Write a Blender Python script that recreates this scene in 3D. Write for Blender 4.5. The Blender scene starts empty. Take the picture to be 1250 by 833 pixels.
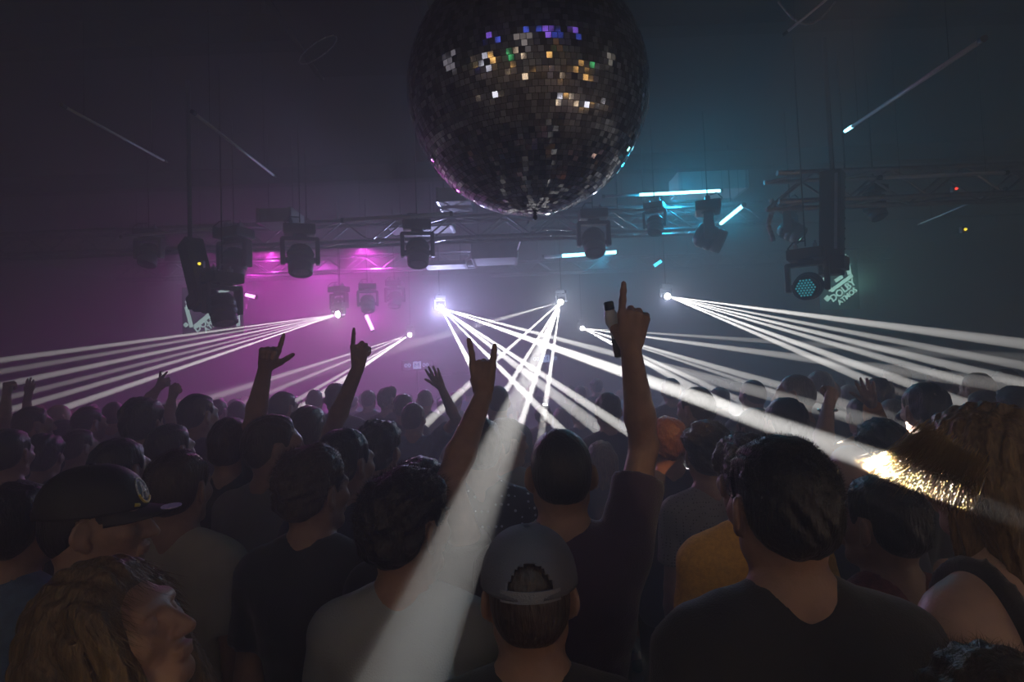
import bpy, bmesh, math, random
import numpy as np
from mathutils import Vector, Matrix
C = bpy.context.scene.collection
PI = math.pi
# ------------------------------------------------------------------ camera
F = 694.0; PITCH = math.atan(29.5/F); ROLL = 0.038; CAMP = Vector((0, 0, 1.90))
_fw = Vector((0, math.cos(PITCH), math.sin(PITCH))); _r0 = Vector((1, 0, 0)); _u0 = Vector((0, -math.sin(PITCH), math.cos(PITCH)))
RT = math.cos(ROLL)*_r0 - math.sin(ROLL)*_u0
UP = math.sin(ROLL)*_r0 + math.cos(ROLL)*_u0
FW = _fw
def P(px, py, D):
    D = float(D)
    return CAMP + D*(FW + RT*((px-625)/F) + UP*((416.5-py)/F))
cd = bpy.data.cameras.new('camera'); cam = bpy.data.objects.new('camera', cd); C.objects.link(cam)
cam.matrix_world = Matrix.Translation(CAMP) @ Matrix((RT, UP, -FW)).transposed().to_4x4()
cd.sensor_width = 36; cd.lens = 36*F/1250; cd.clip_start = .03; cd.clip_end = 60
bpy.context.scene.camera = cam
# ------------------------------------------------------------------ materials
def nodes(name):
    m = bpy.data.materials.new(name); m.use_nodes = True
    return m, m.node_tree, m.node_tree.nodes['Principled BSDF']
def mat(name, col, rough=.6, metal=0, spec=.5, bump=0, bscale=60, vary=0, vscale=8, sheen=0, emit=None, estr=0):
    m, nt, b = nodes(name)
    b.inputs['Base Color'].default_value = (*col, 1); b.inputs['Roughness'].default_value = rough
    b.inputs['Metallic'].default_value = metal; b.inputs['Specular IOR Level'].default_value = spec
    if sheen: b.inputs['Sheen Weight'].default_value = sheen
    tc = nt.nodes.new('ShaderNodeTexCoord')
    if bump:
        n = nt.nodes.new('ShaderNodeTexNoise'); n.inputs['Scale'].default_value = bscale; n.inputs['Detail'].default_value = 3
        bp = nt.nodes.new('ShaderNodeBump'); bp.inputs['Strength'].default_value = bump; bp.inputs['Distance'].default_value = .01
        nt.links.new(tc.outputs['Object'], n.inputs['Vector']); nt.links.new(n.outputs['Fac'], bp.inputs['Height']); nt.links.new(bp.outputs[0], b.inputs['Normal'])
    if vary:
        n = nt.nodes.new('ShaderNodeTexNoise'); n.inputs['Scale'].default_value = vscale; n.inputs['Detail'].default_value = 4
        r = nt.nodes.new('ShaderNodeValToRGB'); r.color_ramp.elements[0].position = .3; r.color_ramp.elements[1].position = .7
        r.color_ramp.elements[0].color = (*[c*(1-vary) for c in col], 1); r.color_ramp.elements[1].color = (*[min(1, c*(1+vary)) for c in col], 1)
        nt.links.new(tc.outputs['Object'], n.inputs['Vector']); nt.links.new(n.outputs['Fac'], r.inputs[0]); nt.links.new(r.outputs[0], b.inputs['Base Color'])
    if emit:
        b.inputs['Emission Color'].default_value = (*emit, 1); b.inputs['Emission Strength'].default_value = estr
    return m
def hairmat(name, col, spec=.5):
    m, nt, b = nodes(name)
    b.inputs['Roughness'].default_value = .42; b.inputs['Specular IOR Level'].default_value = spec
    tc = nt.nodes.new('ShaderNodeTexCoord'); mp = nt.nodes.new('ShaderNodeMapping'); mp.inputs['Scale'].default_value = (1, 1, .18)
    n = nt.nodes.new('ShaderNodeTexNoise'); n.inputs['Scale'].default_value = 170; n.inputs['Detail'].default_value = 3
    r = nt.nodes.new('ShaderNodeValToRGB'); r.color_ramp.elements[0].position = .35; r.color_ramp.elements[1].position = .7
    r.color_ramp.elements[0].color = (*[c*.6 for c in col], 1); r.color_ramp.elements[1].color = (*[c*1.35 for c in col], 1)
    bp = nt.nodes.new('ShaderNodeBump'); bp.inputs['Strength'].default_value = .7; bp.inputs['Distance'].default_value = .006
    nt.links.new(tc.outputs['Object'], mp.inputs[0]); nt.links.new(mp.outputs[0], n.inputs['Vector'])
    nt.links.new(n.outputs['Fac'], r.inputs[0]); nt.links.new(r.outputs[0], b.inputs['Base Color'])
    nt.links.new(n.outputs['Fac'], bp.inputs['Height']); nt.links.new(bp.outputs[0], b.inputs['Normal'])
    return m
def dotmat(name, base, dot, scale=42):
    m, nt, b = nodes(name); b.inputs['Roughness'].default_value = .7
    tc = nt.nodes.new('ShaderNodeTexCoord'); v = nt.nodes.new('ShaderNodeTexVoronoi'); v.inputs['Scale'].default_value = scale; v.inputs['Randomness'].default_value = .15
    r = nt.nodes.new('ShaderNodeValToRGB'); r.color_ramp.interpolation = 'CONSTANT'
    r.color_ramp.elements[0].color = (*dot, 1); r.color_ramp.elements[1].color = (*base, 1); r.color_ramp.elements[1].position = .22
    nt.links.new(tc.outputs['Object'], v.inputs['Vector']); nt.links.new(v.outputs['Distance'], r.inputs[0]); nt.links.new(r.outputs[0], b.inputs['Base Color'])
    return m
M = dict(
    skin=mat('skin_medium', (.34, .2, .145), .45, bump=.1, bscale=220, vary=.12, vscale=30),
    skin_dark=mat('skin_deep', (.12, .065, .045), .42, bump=.1, bscale=220, vary=.12, vscale=30),
    skin_fair=mat('skin_fair', (.46, .3, .23), .45, bump=.1, bscale=220, vary=.1, vscale=30),
    hair_black=hairmat('hair_black', (.012, .010, .010)),
    hair_brown=hairmat('hair_brown', (.05, .03, .018)),
    hair_auburn=hairmat('hair_auburn', (.13, .06, .025)),
    hair_blond=hairmat('hair_blond', (.20, .125, .055)),
    hair_streak=hairmat('hair_streak', (.13, .085, .04)),
    hair_grey=hairmat('hair_grey', (.2, .19, .18)),
    cloth_black=mat('cloth_black', (.018, .018, .022), .8, bump=.25, bscale=300, sheen=.2),
    cloth_navy=mat('cloth_navy', (.03, .04, .08), .8, bump=.25, bscale=300, sheen=.2),
    cloth_grey=mat('cloth_grey', (.17, .17, .18), .85, bump=.25, bscale=300, vary=.1, sheen=.1),
    cloth_khaki=mat('cloth_khaki', (.42, .41, .33), .85, bump=.25, bscale=300, vary=.1),
    cloth_white=mat('cloth_white', (.30, .33, .35), .85, bump=.25, bscale=300),
    cloth_mustard=mat('cloth_mustard', (.45, .27, .04), .85, bump=.4, bscale=500, vary=.2, vscale=90),
    cloth_plum=mat('cloth_plum', (.05, .025, .07), .8, bump=.3, bscale=260, sheen=.5),
    cloth_red=mat('cloth_red', (.16, .035, .03), .8, bump=.3, bscale=260, vary=.4, vscale=60),
    cloth_denim=mat('cloth_denim', (.10, .17, .30), .85, bump=.3, bscale=400, vary=.2, vscale=40),
    cloth_orange=mat('cloth_orange', (.6, .25, .03), .8, bump=.2, bscale=300),
    cloth_teal=mat('cloth_teal', (.05, .13, .15), .8, bump=.2, bscale=300),
    cloth_dots=dotmat('cloth_dots', (.015, .02, .05), (.6, .65, .75)),
    cloth_mesh=dotmat('cloth_mesh', (.25, .24, .22), (.01, .01, .01), 90),
    trouser=mat('trouser_dark', (.02, .022, .03), .85, bump=.2, bscale=300),
    shoe=mat('shoe_black', (.015, .015, .015), .5),
    black=mat('fixture_black', (.02, .02, .022), .45, bump=.05, bscale=80),
    matte=mat('matte_black', (.012, .012, .014), .9, spec=.05),
    blackgloss=mat('fixture_gloss', (.015, .015, .018), .18),
    steel=mat('truss_steel', (.35, .35, .37), .35, metal=.9, vary=.15, vscale=20),
    pale=mat('painted_metal', (.42, .43, .44), .6, vary=.15, vscale=6),
    plastic=mat('tube_plastic', (.6, .6, .62), .35),
    chrome=mat('chrome', (.8, .8, .82), .12, metal=1),
    clear=mat('clear_plastic', (.75, .8, .82), .15),
    led_cyan=mat('led_cyan', (.1, .4, .5), .3, emit=(.05, .62, 1.0), estr=5),
    led_cyan_hot=mat('led_cyan_hot', (.1, .4, .5), .3, emit=(.25, .82, 1.0), estr=9),
    led_blue=mat('led_blue', (.1, .3, .5), .3, emit=(.05, .45, 1.0), estr=2.2),
    led_magenta=mat('led_magenta', (.5, .1, .4), .3, emit=(1, .35, .95), estr=7),
    led_white=mat('led_white', (.8, .8, .8), .3, emit=(1, .97, .9), estr=40),
    led_cell=mat('led_cell', (.1, .3, .3), .3, emit=(.05, .62, .75), estr=.5),
    led_red=mat('led_red', (.3, 0, 0), .3, emit=(1, .05, .03), estr=3),
    led_yellow=mat('led_yellow', (.3, .2, 0), .3, emit=(1, .75, .05), estr=2),
    sign_light=mat('sign_light', (.5, .6, .55), .5, emit=(.55, .85, .75), estr=.75),
    sign_blue=mat('sign_blue', (.4, .45, .6), .5, emit=(.45, .6, 1), estr=1.6),
    sign_panel=mat('sign_panel', (.012, .02, .02), .6),
)
# ------------------------------------------------------------------ linking
def link(name, me, m=None, parent=None, smooth=False):
    if m is not None and len(me.materials) == 0: me.materials.append(m)
    if smooth:
        me.polygons.foreach_set('use_smooth', [True]*len(me.polygons)); me.update()
    o = bpy.data.objects.new(name, me); C.objects.link(o)
    if parent is not None: o.parent = parent
    return o
def tag(o, label=None, cat=None, group=None, kind=None):
    if label: o['label'] = label
    if cat: o['category'] = cat
    if group: o['group'] = group
    if kind: o['kind'] = kind
    return o
def thing(name, loc, label, cat, group=None, rot=None):
    o = bpy.data.objects.new(name, None); C.objects.link(o); o.empty_display_size = .1
    o.location = loc
    if rot is not None: o.rotation_euler = rot
    return tag(o, label, cat, group)
# ------------------------------------------------------------------ plain mesh builder
class MB:
    def __init__(s): s.v = []; s.f = []
    def add(s, vs, fs):
        n = len(s.v); s.v += [tuple(v) for v in vs]; s.f += [tuple(i+n for i in f) for f in fs]
    def box(s, c, h, R=None):
        c = Vector(c); vs = []
        for x in (-1, 1):
            for y in (-1, 1):
                for z in (-1, 1):
                    p = Vector((x*h[0], y*h[1], z*h[2])); vs.append(c + (R @ p if R else p))
        s.add(vs, [(0, 1, 3, 2), (4, 6, 7, 5), (0, 4, 5, 1), (2, 3, 7, 6), (0, 2, 6, 4), (1, 5, 7, 3)]); return s
    def tube(s, a, b, r, n=8, r2=None, cap=True):
        a = Vector(a); b = Vector(b); r2 = r if r2 is None else r2
        q = (b-a).to_track_quat('Z', 'Y').to_matrix(); vs = []
        for p, rr in ((a, r), (b, r2)):
            for i in range(n):
                t = 2*PI*i/n; vs.append(p + q @ Vector((rr*math.cos(t), rr*math.sin(t), 0)))
        fs = [(i, (i+1) % n, n+(i+1) % n, n+i) for i in range(n)]
        if cap: fs += [tuple(range(n-1, -1, -1)), tuple(range(n, 2*n))]
        s.add(vs, fs); return s
    def lathe(s, prof, n=24, T=None):
        vs = []; m = len(prof)
        for (r, z) in prof:
            for i in range(n):
                t = 2*PI*i/n; p = Vector((r*math.cos(t), r*math.sin(t), z)); vs.append(T @ p if T else p)
        fs = [(j*n+i, j*n+(i+1) % n, (j+1)*n+(i+1) % n, (j+1)*n+i) for j in range(m-1) for i in range(n)]
        fs += [tuple(range(n-1, -1, -1)), tuple((m-1)*n+i for i in range(n))]
        s.add(vs, fs); return s
    def rbox(s, c, h, b, R=None):
        bm = bmesh.new(); bmesh.ops.create_cube(bm, size=2)
        for v in bm.verts: v.co = Vector((v.co.x*h[0], v.co.y*h[1], v.co.z*h[2]))
        bmesh.ops.bevel(bm, geom=bm.edges[:], offset=b, segments=2, affect='EDGES', profile=.6)
        bm.verts.index_update(); c = Vector(c)
        s.add([c + (R @ v.co if R else v.co) for v in bm.verts], [[v.index for v in f.verts] for f in bm.faces]); bm.free(); return s
    def mesh(s, name):
        me = bpy.data.meshes.new(name); me.from_pydata(s.v, [], s.f); me.update(); return me
    def build(s, name, m, parent=None, smooth=False): return link(name, s.mesh(name), m, parent, smooth)
# ------------------------------------------------------------------ implicit surfaces
def axis(ivs):
    lo = min(i[0] for i in ivs); hi = max(i[1] for i in ivs); x = lo; out = [x]
    while x < hi:
        h = min([i[2] for i in ivs if i[0]-i[2]*.5 <= x <= i[1]] or [.02])
        nxt = [i[0] for i in ivs if i[0] > x + 1e-6]
        if nxt and min(nxt)-x < h: h = max(min(nxt)-x, .003)
        x += h; out.append(x)
    return np.array(out, dtype=np.float32)
class Cone:
    def __init__(s, a, b, r1, r2, cut=False):
        s.a = np.array(a, float); s.b = np.array(b, float); s.r1 = r1; s.r2 = r2; s.cut = cut
        r = max(r1, r2); s.lo = np.minimum(s.a, s.b)-r; s.hi = np.maximum(s.a, s.b)+r
    def d(s, X, Y, Z):
        ba = s.b-s.a; L2 = float(ba @ ba)+1e-9
        x = X-s.a[0]; y = Y-s.a[1]; z = Z-s.a[2]
        t0 = (x*ba[0]+y*ba[1]+z*ba[2])/L2; t = np.clip(t0, 0, 1)
        q = np.sqrt((x-t*ba[0])**2+(y-t*ba[1])**2+(z-t*ba[2])**2)-(s.r1+(s.r2-s.r1)*t)
        if s.cut: q = np.maximum(q, (t0-1)*math.sqrt(L2))
        return q
class Ell:
    def __init__(s, c, r, R=None):
        s.c = np.array(c, float); s.r = np.array(r, float); s.R = None if R is None else np.array(R, float)
        m = s.r if s.R is None else np.abs(s.R) @ s.r
        s.lo = s.c-m; s.hi = s.c+m
    def d(s, X, Y, Z):
        x = X-s.c[0]; y = Y-s.c[1]; z = Z-s.c[2]
        if s.R is not None:
            R = s.R; x, y, z = (R[0, 0]*x+R[1, 0]*y+R[2, 0]*z), (R[0, 1]*x+R[1, 1]*y+R[2, 1]*z), (R[0, 2]*x+R[1, 2]*y+R[2, 2]*z)
        a, b, c = s.r
        k0 = np.sqrt((x/a)**2+(y/b)**2+(z/c)**2)+1e-9; k1 = np.sqrt((x/a**2)**2+(y/b**2)**2+(z/c**2)**2)+1e-6
        return k0*(k0-1)/k1
class Field:
    def __init__(s, ix, iy, iz):
        s.xs, s.ys, s.zs = axis(ix), axis(iy), axis(iz)
        s.F = np.full((len(s.xs), len(s.ys), len(s.zs)), .12, np.float32)
    def blk(s, lo, hi, m):
        r = []
        for ax, l, h in ((s.xs, lo[0], hi[0]), (s.ys, lo[1], hi[1]), (s.zs, lo[2], hi[2])):
            i0 = max(0, np.searchsorted(ax, l-m)-1); i1 = min(len(ax), np.searchsorted(ax, h+m)+1); r.append(slice(i0, max(i1, i0)))
        return tuple(r), s.xs[r[0]][:, None, None], s.ys[r[1]][None, :, None], s.zs[r[2]][None, None, :]
    def add(s, p, k=.02, sub=False):
        b, X, Y, Z = s.blk(p.lo, p.hi, .05+k)
        if s.F[b].size == 0: return s
        d = p.d(X, Y, Z).astype(np.float32); f = s.F[b]
        if sub: d = -d; h = np.maximum(k-np.abs(f-d), 0)/k; s.F[b] = np.maximum(f, d)+h*h*k*.25
        else: h = np.maximum(k-np.abs(f-d), 0)/k; s.F[b] = np.minimum(f, d)-h*h*k*.25
        return s
    def mesh(s, name):
        f = s.F
        for sl in ((0, slice(None), slice(None)), (-1, slice(None), slice(None)), (slice(None), 0), (slice(None), -1), (slice(None), slice(None), 0), (slice(None), slice(None), -1)):
            f[sl] = np.maximum(f[sl], .004)
        S = f < 0; c = np.zeros(np.array(S.shape)-1, np.int8)
        nx, ny, nz = c.shape
        for i in (0, 1):
            for j in (0, 1):
                for k in (0, 1): c += S[i:i+nx, j:j+ny, k:k+nz]
        act = (c > 0) & (c < 8); I, J, K = np.nonzero(act); n = len(I)
        vid = np.full(c.shape, -1, np.int64); vid[I, J, K] = np.arange(n)
        acc = np.zeros((n, 3)); cnt = np.zeros(n); A = (s.xs, s.ys, s.zs)
        for ax in range(3):
            o1, o2 = [a for a in range(3) if a != ax]
            for p in (0, 1):
                for q in (0, 1):
                    a = [I, J, K]; a = [x.copy() for x in a]; a[o1] += p; a[o2] += q
                    b = [x.copy() for x in a]; b[ax] += 1
                    fa = f[a[0], a[1], a[2]]; fb = f[b[0], b[1], b[2]]; m = (fa < 0) != (fb < 0)
                    t = np.where(m, fa/np.where(m, fa-fb, 1), 0); pos = np.zeros((n, 3))
                    for u in range(3):
                        pa = A[u][a[u]]; pb = A[u][b[u]]; pos[:, u] = pa+(pb-pa)*t
                    acc += pos*m[:, None]; cnt += m
        V = acc/np.maximum(cnt, 1)[:, None]; Q = []
        for ax in range(3):
            o1, o2 = [(1, 2), (2, 0), (0, 1)][ax]
            lo = [slice(None)]*3; hi = [slice(None)]*3; lo[ax] = slice(0, -1); hi[ax] = slice(1, None)
            d = S[tuple(lo)] != S[tuple(hi)]; G = list(np.nonzero(d))
            ok = (G[o1] > 0) & (G[o2] > 0) & (G[o1] < c.shape[o1]) & (G[o2] < c.shape[o2]); G = [g[ok] for g in G]
            ins = S[tuple(G)]
            def cell(a, b):
                g = [x.copy() for x in G]; g[o1] -= a; g[o2] -= b; return vid[tuple(g)]
            q = np.stack([cell(1, 1), cell(0, 1), cell(0, 0), cell(1, 0)], 1); q[~ins] = q[~ins][:, ::-1]; Q.append(q)
        Q = np.concatenate(Q); Q = Q[(Q >= 0).all(1)]
        me = bpy.data.meshes.new(name); me.vertices.add(len(V)); me.vertices.foreach_set('co', V.astype(np.float32).ravel())
        me.loops.add(len(Q)*4); me.loops.foreach_set('vertex_index', Q.astype(np.int32).ravel())
        me.polygons.add(len(Q)); me.polygons.foreach_set('loop_start', np.arange(0, len(Q)*4, 4, dtype=np.int32))
        me.polygons.foreach_set('use_smooth', np.ones(len(Q), bool)); me.update(calc_edges=True); me.validate()
        return me
_rs = np.random.RandomState(7); _W = [(_rs.normal(size=3), _rs.uniform(0, 6.28)) for _ in range(14)]
def wav(X, Y, Z, f, sx=1, sy=1, sz=1, seed=0):
    r = 0
    for i in range(5):
        w, ph = _W[(i+seed) % 14]; w = w/np.linalg.norm(w); g = f*(1+.45*i)
        r = r+np.sin(g*(w[0]*X*sx+w[1]*Y*sy+w[2]*Z*sz)+ph+seed*1.7)/(1+.35*i)
    return r/2.6
HAZE = .1; BEAM = 80000; AMB = 2.5; EXPO = 0
# ------------------------------------------------------------------ people
def Rz(a): return np.array([[math.cos(a), -math.sin(a), 0], [math.sin(a), math.cos(a), 0], [0, 0, 1]])
def Rx(a): return np.array([[1, 0, 0], [0, math.cos(a), -math.sin(a)], [0, math.sin(a), math.cos(a)]])
def Ry(a): return np.array([[math.cos(a), 0, math.sin(a)], [0, 1, 0], [-math.sin(a), 0, math.cos(a)]])
HT = np.array([-.20, -.075, -.055, -.036, -.027, -.017, .014, .024, .034, .044, .062, .2])
HH = np.array([-.090, -.085, -.078, -.06, -.045, .020, .022, -.015, -.015, .030, .060, .075])
STYLES = dict(short=(.011, .016, .004, 90), buzz=(.0045, .006, .0008, 200), wavy=(.021, .032, .009, 75), curly=(.024, .030, .010, 120),
              long=(.020, .024, .006, 110), bob=(.022, .026, .007, 110), bun=(.012, .014, .004, 110), quiff=(.012, .036, .006, 85), under_cap=(.006, .006, .001, 120))
class Fig:
    """one standing figure; local frame: feet at the origin, facing +Y before yaw"""
    def __init__(s, h=1.75, yaw=0, hyaw=0, pitch=0, tilt=0, style='short', arms=None, wide=.92, res=.006, bres=.016, sleeve='short', shirt='tee', seed=0, jaw=1., curtain=False):
        s.curtain = curtain
        s.s = k = h/1.752; s.style = style; s.arms = arms or {}; s.res = res; s.bres = bres; s.sleeve = sleeve; s.shirt = shirt; s.seed = seed
        s.By = Rz(yaw); s.R = Rz(yaw+hyaw) @ Rx(pitch) @ Ry(tilt); s.wide = wide
        B = s.B = lambda x, y, z: (s.By @ np.array([x*wide, y, z]))*k
        s.hc = np.array([0, 0, 1.634])*k
        H = s.H = lambda x, y, z: s.hc + (s.R @ np.array([x, y, z]))*k
        T = s.torso = [Ell(B(0, -.02, .95), np.array([.145*wide, .10, .12])*k, s.By), Cone(B(-.03, -.02, 1.0), B(-.03, -.01, 1.2), .100*k, .100*k), Cone(B(.03, -.02, 1.0), B(.03, -.01, 1.2), .100*k, .100*k),
             Ell(B(0, -.02, 1.27), np.array([.152*wide, .105, .17])*k, s.By), Cone(B(-.125, -.035, 1.395), B(.125, -.035, 1.395), .052*k, .052*k),
             Cone(B(-.05, -.035, 1.47), B(-.15, -.035, 1.425), .045*k, .05*k), Cone(B(.05, -.035, 1.47), B(.15, -.035, 1.425), .045*k, .05*k),
             Ell(B(-.07, -.06, 1.33), np.array([.08, .07, .11])*k, s.By), Ell(B(.07, -.06, 1.33), np.array([.08, .07, .11])*k, s.By),
             Ell(B(-.09, .04, .95), np.array([.08, .09, .1])*k, s.By), Ell(B(.09, -.06, .93), np.array([.09, .09, .1])*k, s.By), Ell(B(-.09, -.06, .93), np.array([.09, .09, .1])*k, s.By)]
        s.legs = []
        for q in (-1, 1):
            hip, kn, an, toe = B(.09*q, -.02, .90), B(.10*q, .0, .49), B(.105*q, -.03, .09), B(.125*q, .12, .03)
            s.legs += [Cone(hip, kn, .088*k, .058*k), Cone(kn, an, .056*k, .036*k), Ell((kn+an)/2+B(0, -.025, .07), np.array([.05, .052, .12])*k, s.By)]
            s.legs += [Cone(B(.105*q, -.05, .035), toe, .032*k, .026*k), Cone(an, B(.105*q, -.05, .04), .036*k, .034*k)]
        s.neck = Cone(B(0, -.03, 1.43), H(0, -.018, -.05), .062*k, .054*k)
        e = lambda c, r, R=None: Ell(H(*c), np.array(r)*k, s.R if R is None else s.R @ R)
        s.skull = [e((0, -.014, .020), (.073, .090, .088)), e((0, -.045, -.012), (.062, .055, .068))]
        j = jaw
        s.face = [e((0, .026, -.022), (.060*j, .066, .092)), e((0, .062, -.098), (.026*j, .022, .020)), Cone(H(-.05*j, .0, -.062), H(-.018, .062, -.096), .020*k, .017*k), Cone(H(.05*j, 0, -.062), H(.018, .062, -.096), .020*k, .017*k),
                  Cone(H(-.036, .074, .022), H(.036, .074, .022), .013*k, .013*k), e((-.042, .06, -.022), (.022, .022, .022)), e((.042, .06, -.022), (.022, .022, .022))]
        s.feat = [Cone(H(0, .086, .008), H(0, .109, -.033), .0085*k, .0125*k), e((-.012, .098, -.036), (.009, .010, .008)), e((.012, .098, -.036), (.009, .010, .008)),
                  e((0, .090, -.061), (.024, .010, .0065)), e((0, .088, -.072), (.021, .010, .007))]
        s.ears = []; s.earcut = []
        for q in (-1, 1):
            RR = Rz(.5*q) @ Rx(-.15)
            s.ears += [e((.0815*q, -.008, -.008), (.0085, .019, .031), RR), e((.076*q, .0, -.034), (.008, .011, .013), RR)]
            s.earcut += [e((.090*q, -.002, -.006), (.0065, .011, .019), RR)]
        s.armp = []; s.sleevep = []; s.hands = []; s.armpts = {}
        for q in (-1, 1):
            sh = B(.172*q, -.035, 1.405)
            if q in s.arms: el, wr, hd, th, pose = s.arms[q]; el = np.array(el); wr = np.array(wr)
            else: el, wr, hd, th, pose = B(.205*q, -.05, 1.13), B(.20*q, .0, .90), B(0, .25, -1)/k, B(-q*.3, 1, .2)/k, 'relax'
            if q in s.arms and el[2] > sh[2]-.02: sh = sh+B(-.012*q, 0, .045)
            s.armpts[q] = (sh, el, wr)
            s.armp += [Cone(sh, el, .047*k, .037*k), Cone(el, el*.68+wr*.32, .037*k, .040*k), Cone(el*.68+wr*.32, wr, .040*k, .0255*k)]
            t = {'short': .62, 'long': 1, 'none': 0, 'cap': .35}[sleeve]
            if t: s.sleevep.append(Cone(sh, sh+(el-sh)*t, .056*k, .053*k, cut=(t < 1)))
            if t == 1: s.sleevep += [Cone(el, el+(wr-el)*.93, .049*k, .036*k, cut=True)]
            hd = np.array(hd, float); hd /= np.linalg.norm(hd); th = np.array(th, float); th = th-hd*(th @ hd); th /= np.linalg.norm(th)
            s.hands.append((wr, hd, th, -np.cross(hd, th)*q, pose))
    def handprims(s, w, u, v, n, pose):
        k = s.s; P_ = lambda a, b, c: w+(u*a+v*b+n*c)*k; out = []
        out.append(Cone(P_(-.01, 0, 0), P_(.03, 0, 0), .024*k, .024*k))
        vo = (.030, .010, -.011, -.030); ln = (.078, .086, .080, .062); kb = (.086, .090, .086, .078)
        st = {'point': 'xccc', 'point_thumb': 'xccc', 'horns': 'xccx', 'open': 'xxxx', 'fist': 'cccc', 'relax': 'hhhh', 'two': 'xxhh', 'grip': 'xccc'}[pose]
        for i in range(4):
            out.append(Cone(P_(.015, vo[i]*.55, 0), P_(kb[i], vo[i], 0), .015*k, .0112*k))
            A = dict(x=(.04, .03, .03), c=(1.35, 2.8, 3.9), h=(.45, .9, 1.3))[st[i]]
            if st[i] == 'x' and pose == 'horns' and i == 0: A = (.25, -.15, -.3)
            if st[i] == 'x' and pose == 'open': A = (.02+.06*i, .1, .18)
            p = P_(kb[i], vo[i], 0); sp = (vo[i]*(.9 if pose in ('open', 'horns') else .1)*(1 if st[i] == 'x' else 0))
            for sg, a, r in zip((.46, .30, .24), A, (.0098, .0088, .0076)):
                q = p+(u*math.cos(a)+n*math.sin(a)+v*sp*5)*ln[i]*sg*k; out.append(Cone(p, q, r*k, r*.93*k)); p = q
        out.append(Ell(P_(.05, 0, .006), np.array([.034, .034, .017])*k, np.stack([u, v, n], 1)))
        if pose in ('point_thumb', 'open') or pose == 'point' and s.seed % 2: pts = [(.012, .018, .006), (.045, .046, .016), (.072, .066, .02), (.092, .082, .02)]
        elif pose == 'grip': pts = [(.012, .02, .006), (.045, .045, .022), (.072, .056, .03), (.094, .058, .028)]
        else: pts = [(.012, .018, .008), (.045, .036, .026), (.072, .022, .040), (.082, .0, .044)]
        for a, b, r in zip(pts, pts[1:], (.015, .0115, .0098)): out.append(Cone(P_(*a), P_(*b), r*k, r*.85*k))
        return out
    def grid(s, lo, hi, extra=()):
        iv = []
        for ax in range(3): iv.append([(lo[ax], hi[ax], s.bres)]+[(e[0][ax], e[1][ax], e[2]) for e in extra])
        return Field(*iv)
    def body(s):
        k = s.s; al = s.torso+s.legs+s.armp+[s.neck]+s.skull+s.face
        hp = [(h, s.handprims(*h)) for h in s.hands]; raised = [q in s.arms for q in (-1, 1)]
        for _, p in hp: al = al+p
        lo = np.min([p.lo for p in al], 0)-.02; hi = np.max([p.hi for p in al], 0)+.02; lo[2] = -.005
        ex = [(s.hc-.125*k, s.hc+.125*k, s.res)]
        for (h, p), r in zip(hp, raised):
            a = np.min([x.lo for x in p], 0)-.006; b = np.max([x.hi for x in p], 0)+.006; ex.append((a, b, (.0042 if s.res < .007 else .0055) if r else .010))
        g = s.grid(lo, hi, ex)
        for p in s.torso: g.add(p, .05*k)
        for p in s.legs: g.add(p, .03*k)
        for p in s.armp: g.add(p, .014*k)
        g.add(s.neck, .05*k)
        hd = s.grid(lo, hi, ex)
        for p in s.skull+s.face: hd.add(p, .022*k)
        for q in (-1, 1):
            hd.add(Ell(s.H(.031*q, .091, .001), np.array([.017, .014, .0125])*k, s.R), .012*k, sub=True)
        for p in s.feat: hd.add(p, .009*k)
        for q in (-1, 1):
            hd.add(Ell(s.H(.031*q, .074, .001), np.array([.0125]*3)*k), .003*k)
            hd.add(Cone(s.H(.020*q, .086, .018), s.H(.046*q, .080, .017), .0045*k, .0035*k), .006*k)
        for p in s.ears: hd.add(p, .007*k)
        for p in s.earcut: hd.add(p, .005*k, sub=True)
        hd.add(Cone(s.H(-.014, .101, -.0665), s.H(.014, .101, -.0665), .0022*k, .0022*k), .003*k, sub=True)
        kk = .03*k; h = np.maximum(kk-np.abs(g.F-hd.F), 0)/kk; g.F = np.minimum(g.F, hd.F)-h*h*kk*.25
        for _, p in hp:
            f = s.grid(lo, hi, ex) if False else None
            for x in p: g.add(x, .0055*k)
        return g.mesh('body')
    def hair(s, strands=0):
        if s.style == 'bald': return None
        k = s.s; t1, t2, amp, fr = STYLES[s.style]; down = {'long': .34, 'bob': .17}.get(s.style, 0); res = s.res*.8
        lo = s.hc-np.array([.16, .18, .13+down])*k; hi = s.hc+np.array([.16, .18, .20])*k
        g = Field(*[[(lo[a], hi[a], res)] for a in range(3)])
        X = g.xs[:, None, None]-s.hc[0]; Y = g.ys[None, :, None]-s.hc[1]; Z = g.zs[None, None, :]-s.hc[2]; R = s.R
        x, y, z = [(R[0, i]*X+R[1, i]*Y+R[2, i]*Z)/k for i in range(3)]
        a, b = [Ell(c, r) for c, r in (((0, -.014, .020), (.073, .090, .088)), ((0, -.045, -.012), (.062, .055, .068)))]
        da, db = a.d(x, y, z), b.d(x, y, z); h = np.maximum(.022-np.abs(da-db), 0)/.022; sk = np.minimum(da, db)-h*h*.0055
        fc = Ell((0, .026, -.022), (.060, .066, .092)).d(x, y, z); nk = Cone((0, -.02, -.05), (0, -.02, -.2), .056, .06).d(x, y, z)
        sk = np.minimum(sk, np.minimum(fc, nk+(.0 if down else .02)))
        hh = np.interp(y, HT, HH); up = np.clip((z-hh)/.055, 0, 1); up = up*up*(3-2*up)
        if s.style == 'quiff': tt = t1+(t2-t1)*np.clip((z-.04)/.06, 0, 1)*np.clip((y+.06)/.1, .4, 1)
        else: tt = t1+(t2-t1)*np.clip(z/.08, 0, 1)
        sc = (1, 1, .35) if s.style in ('long', 'bob') else (1, .6, 1)
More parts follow.
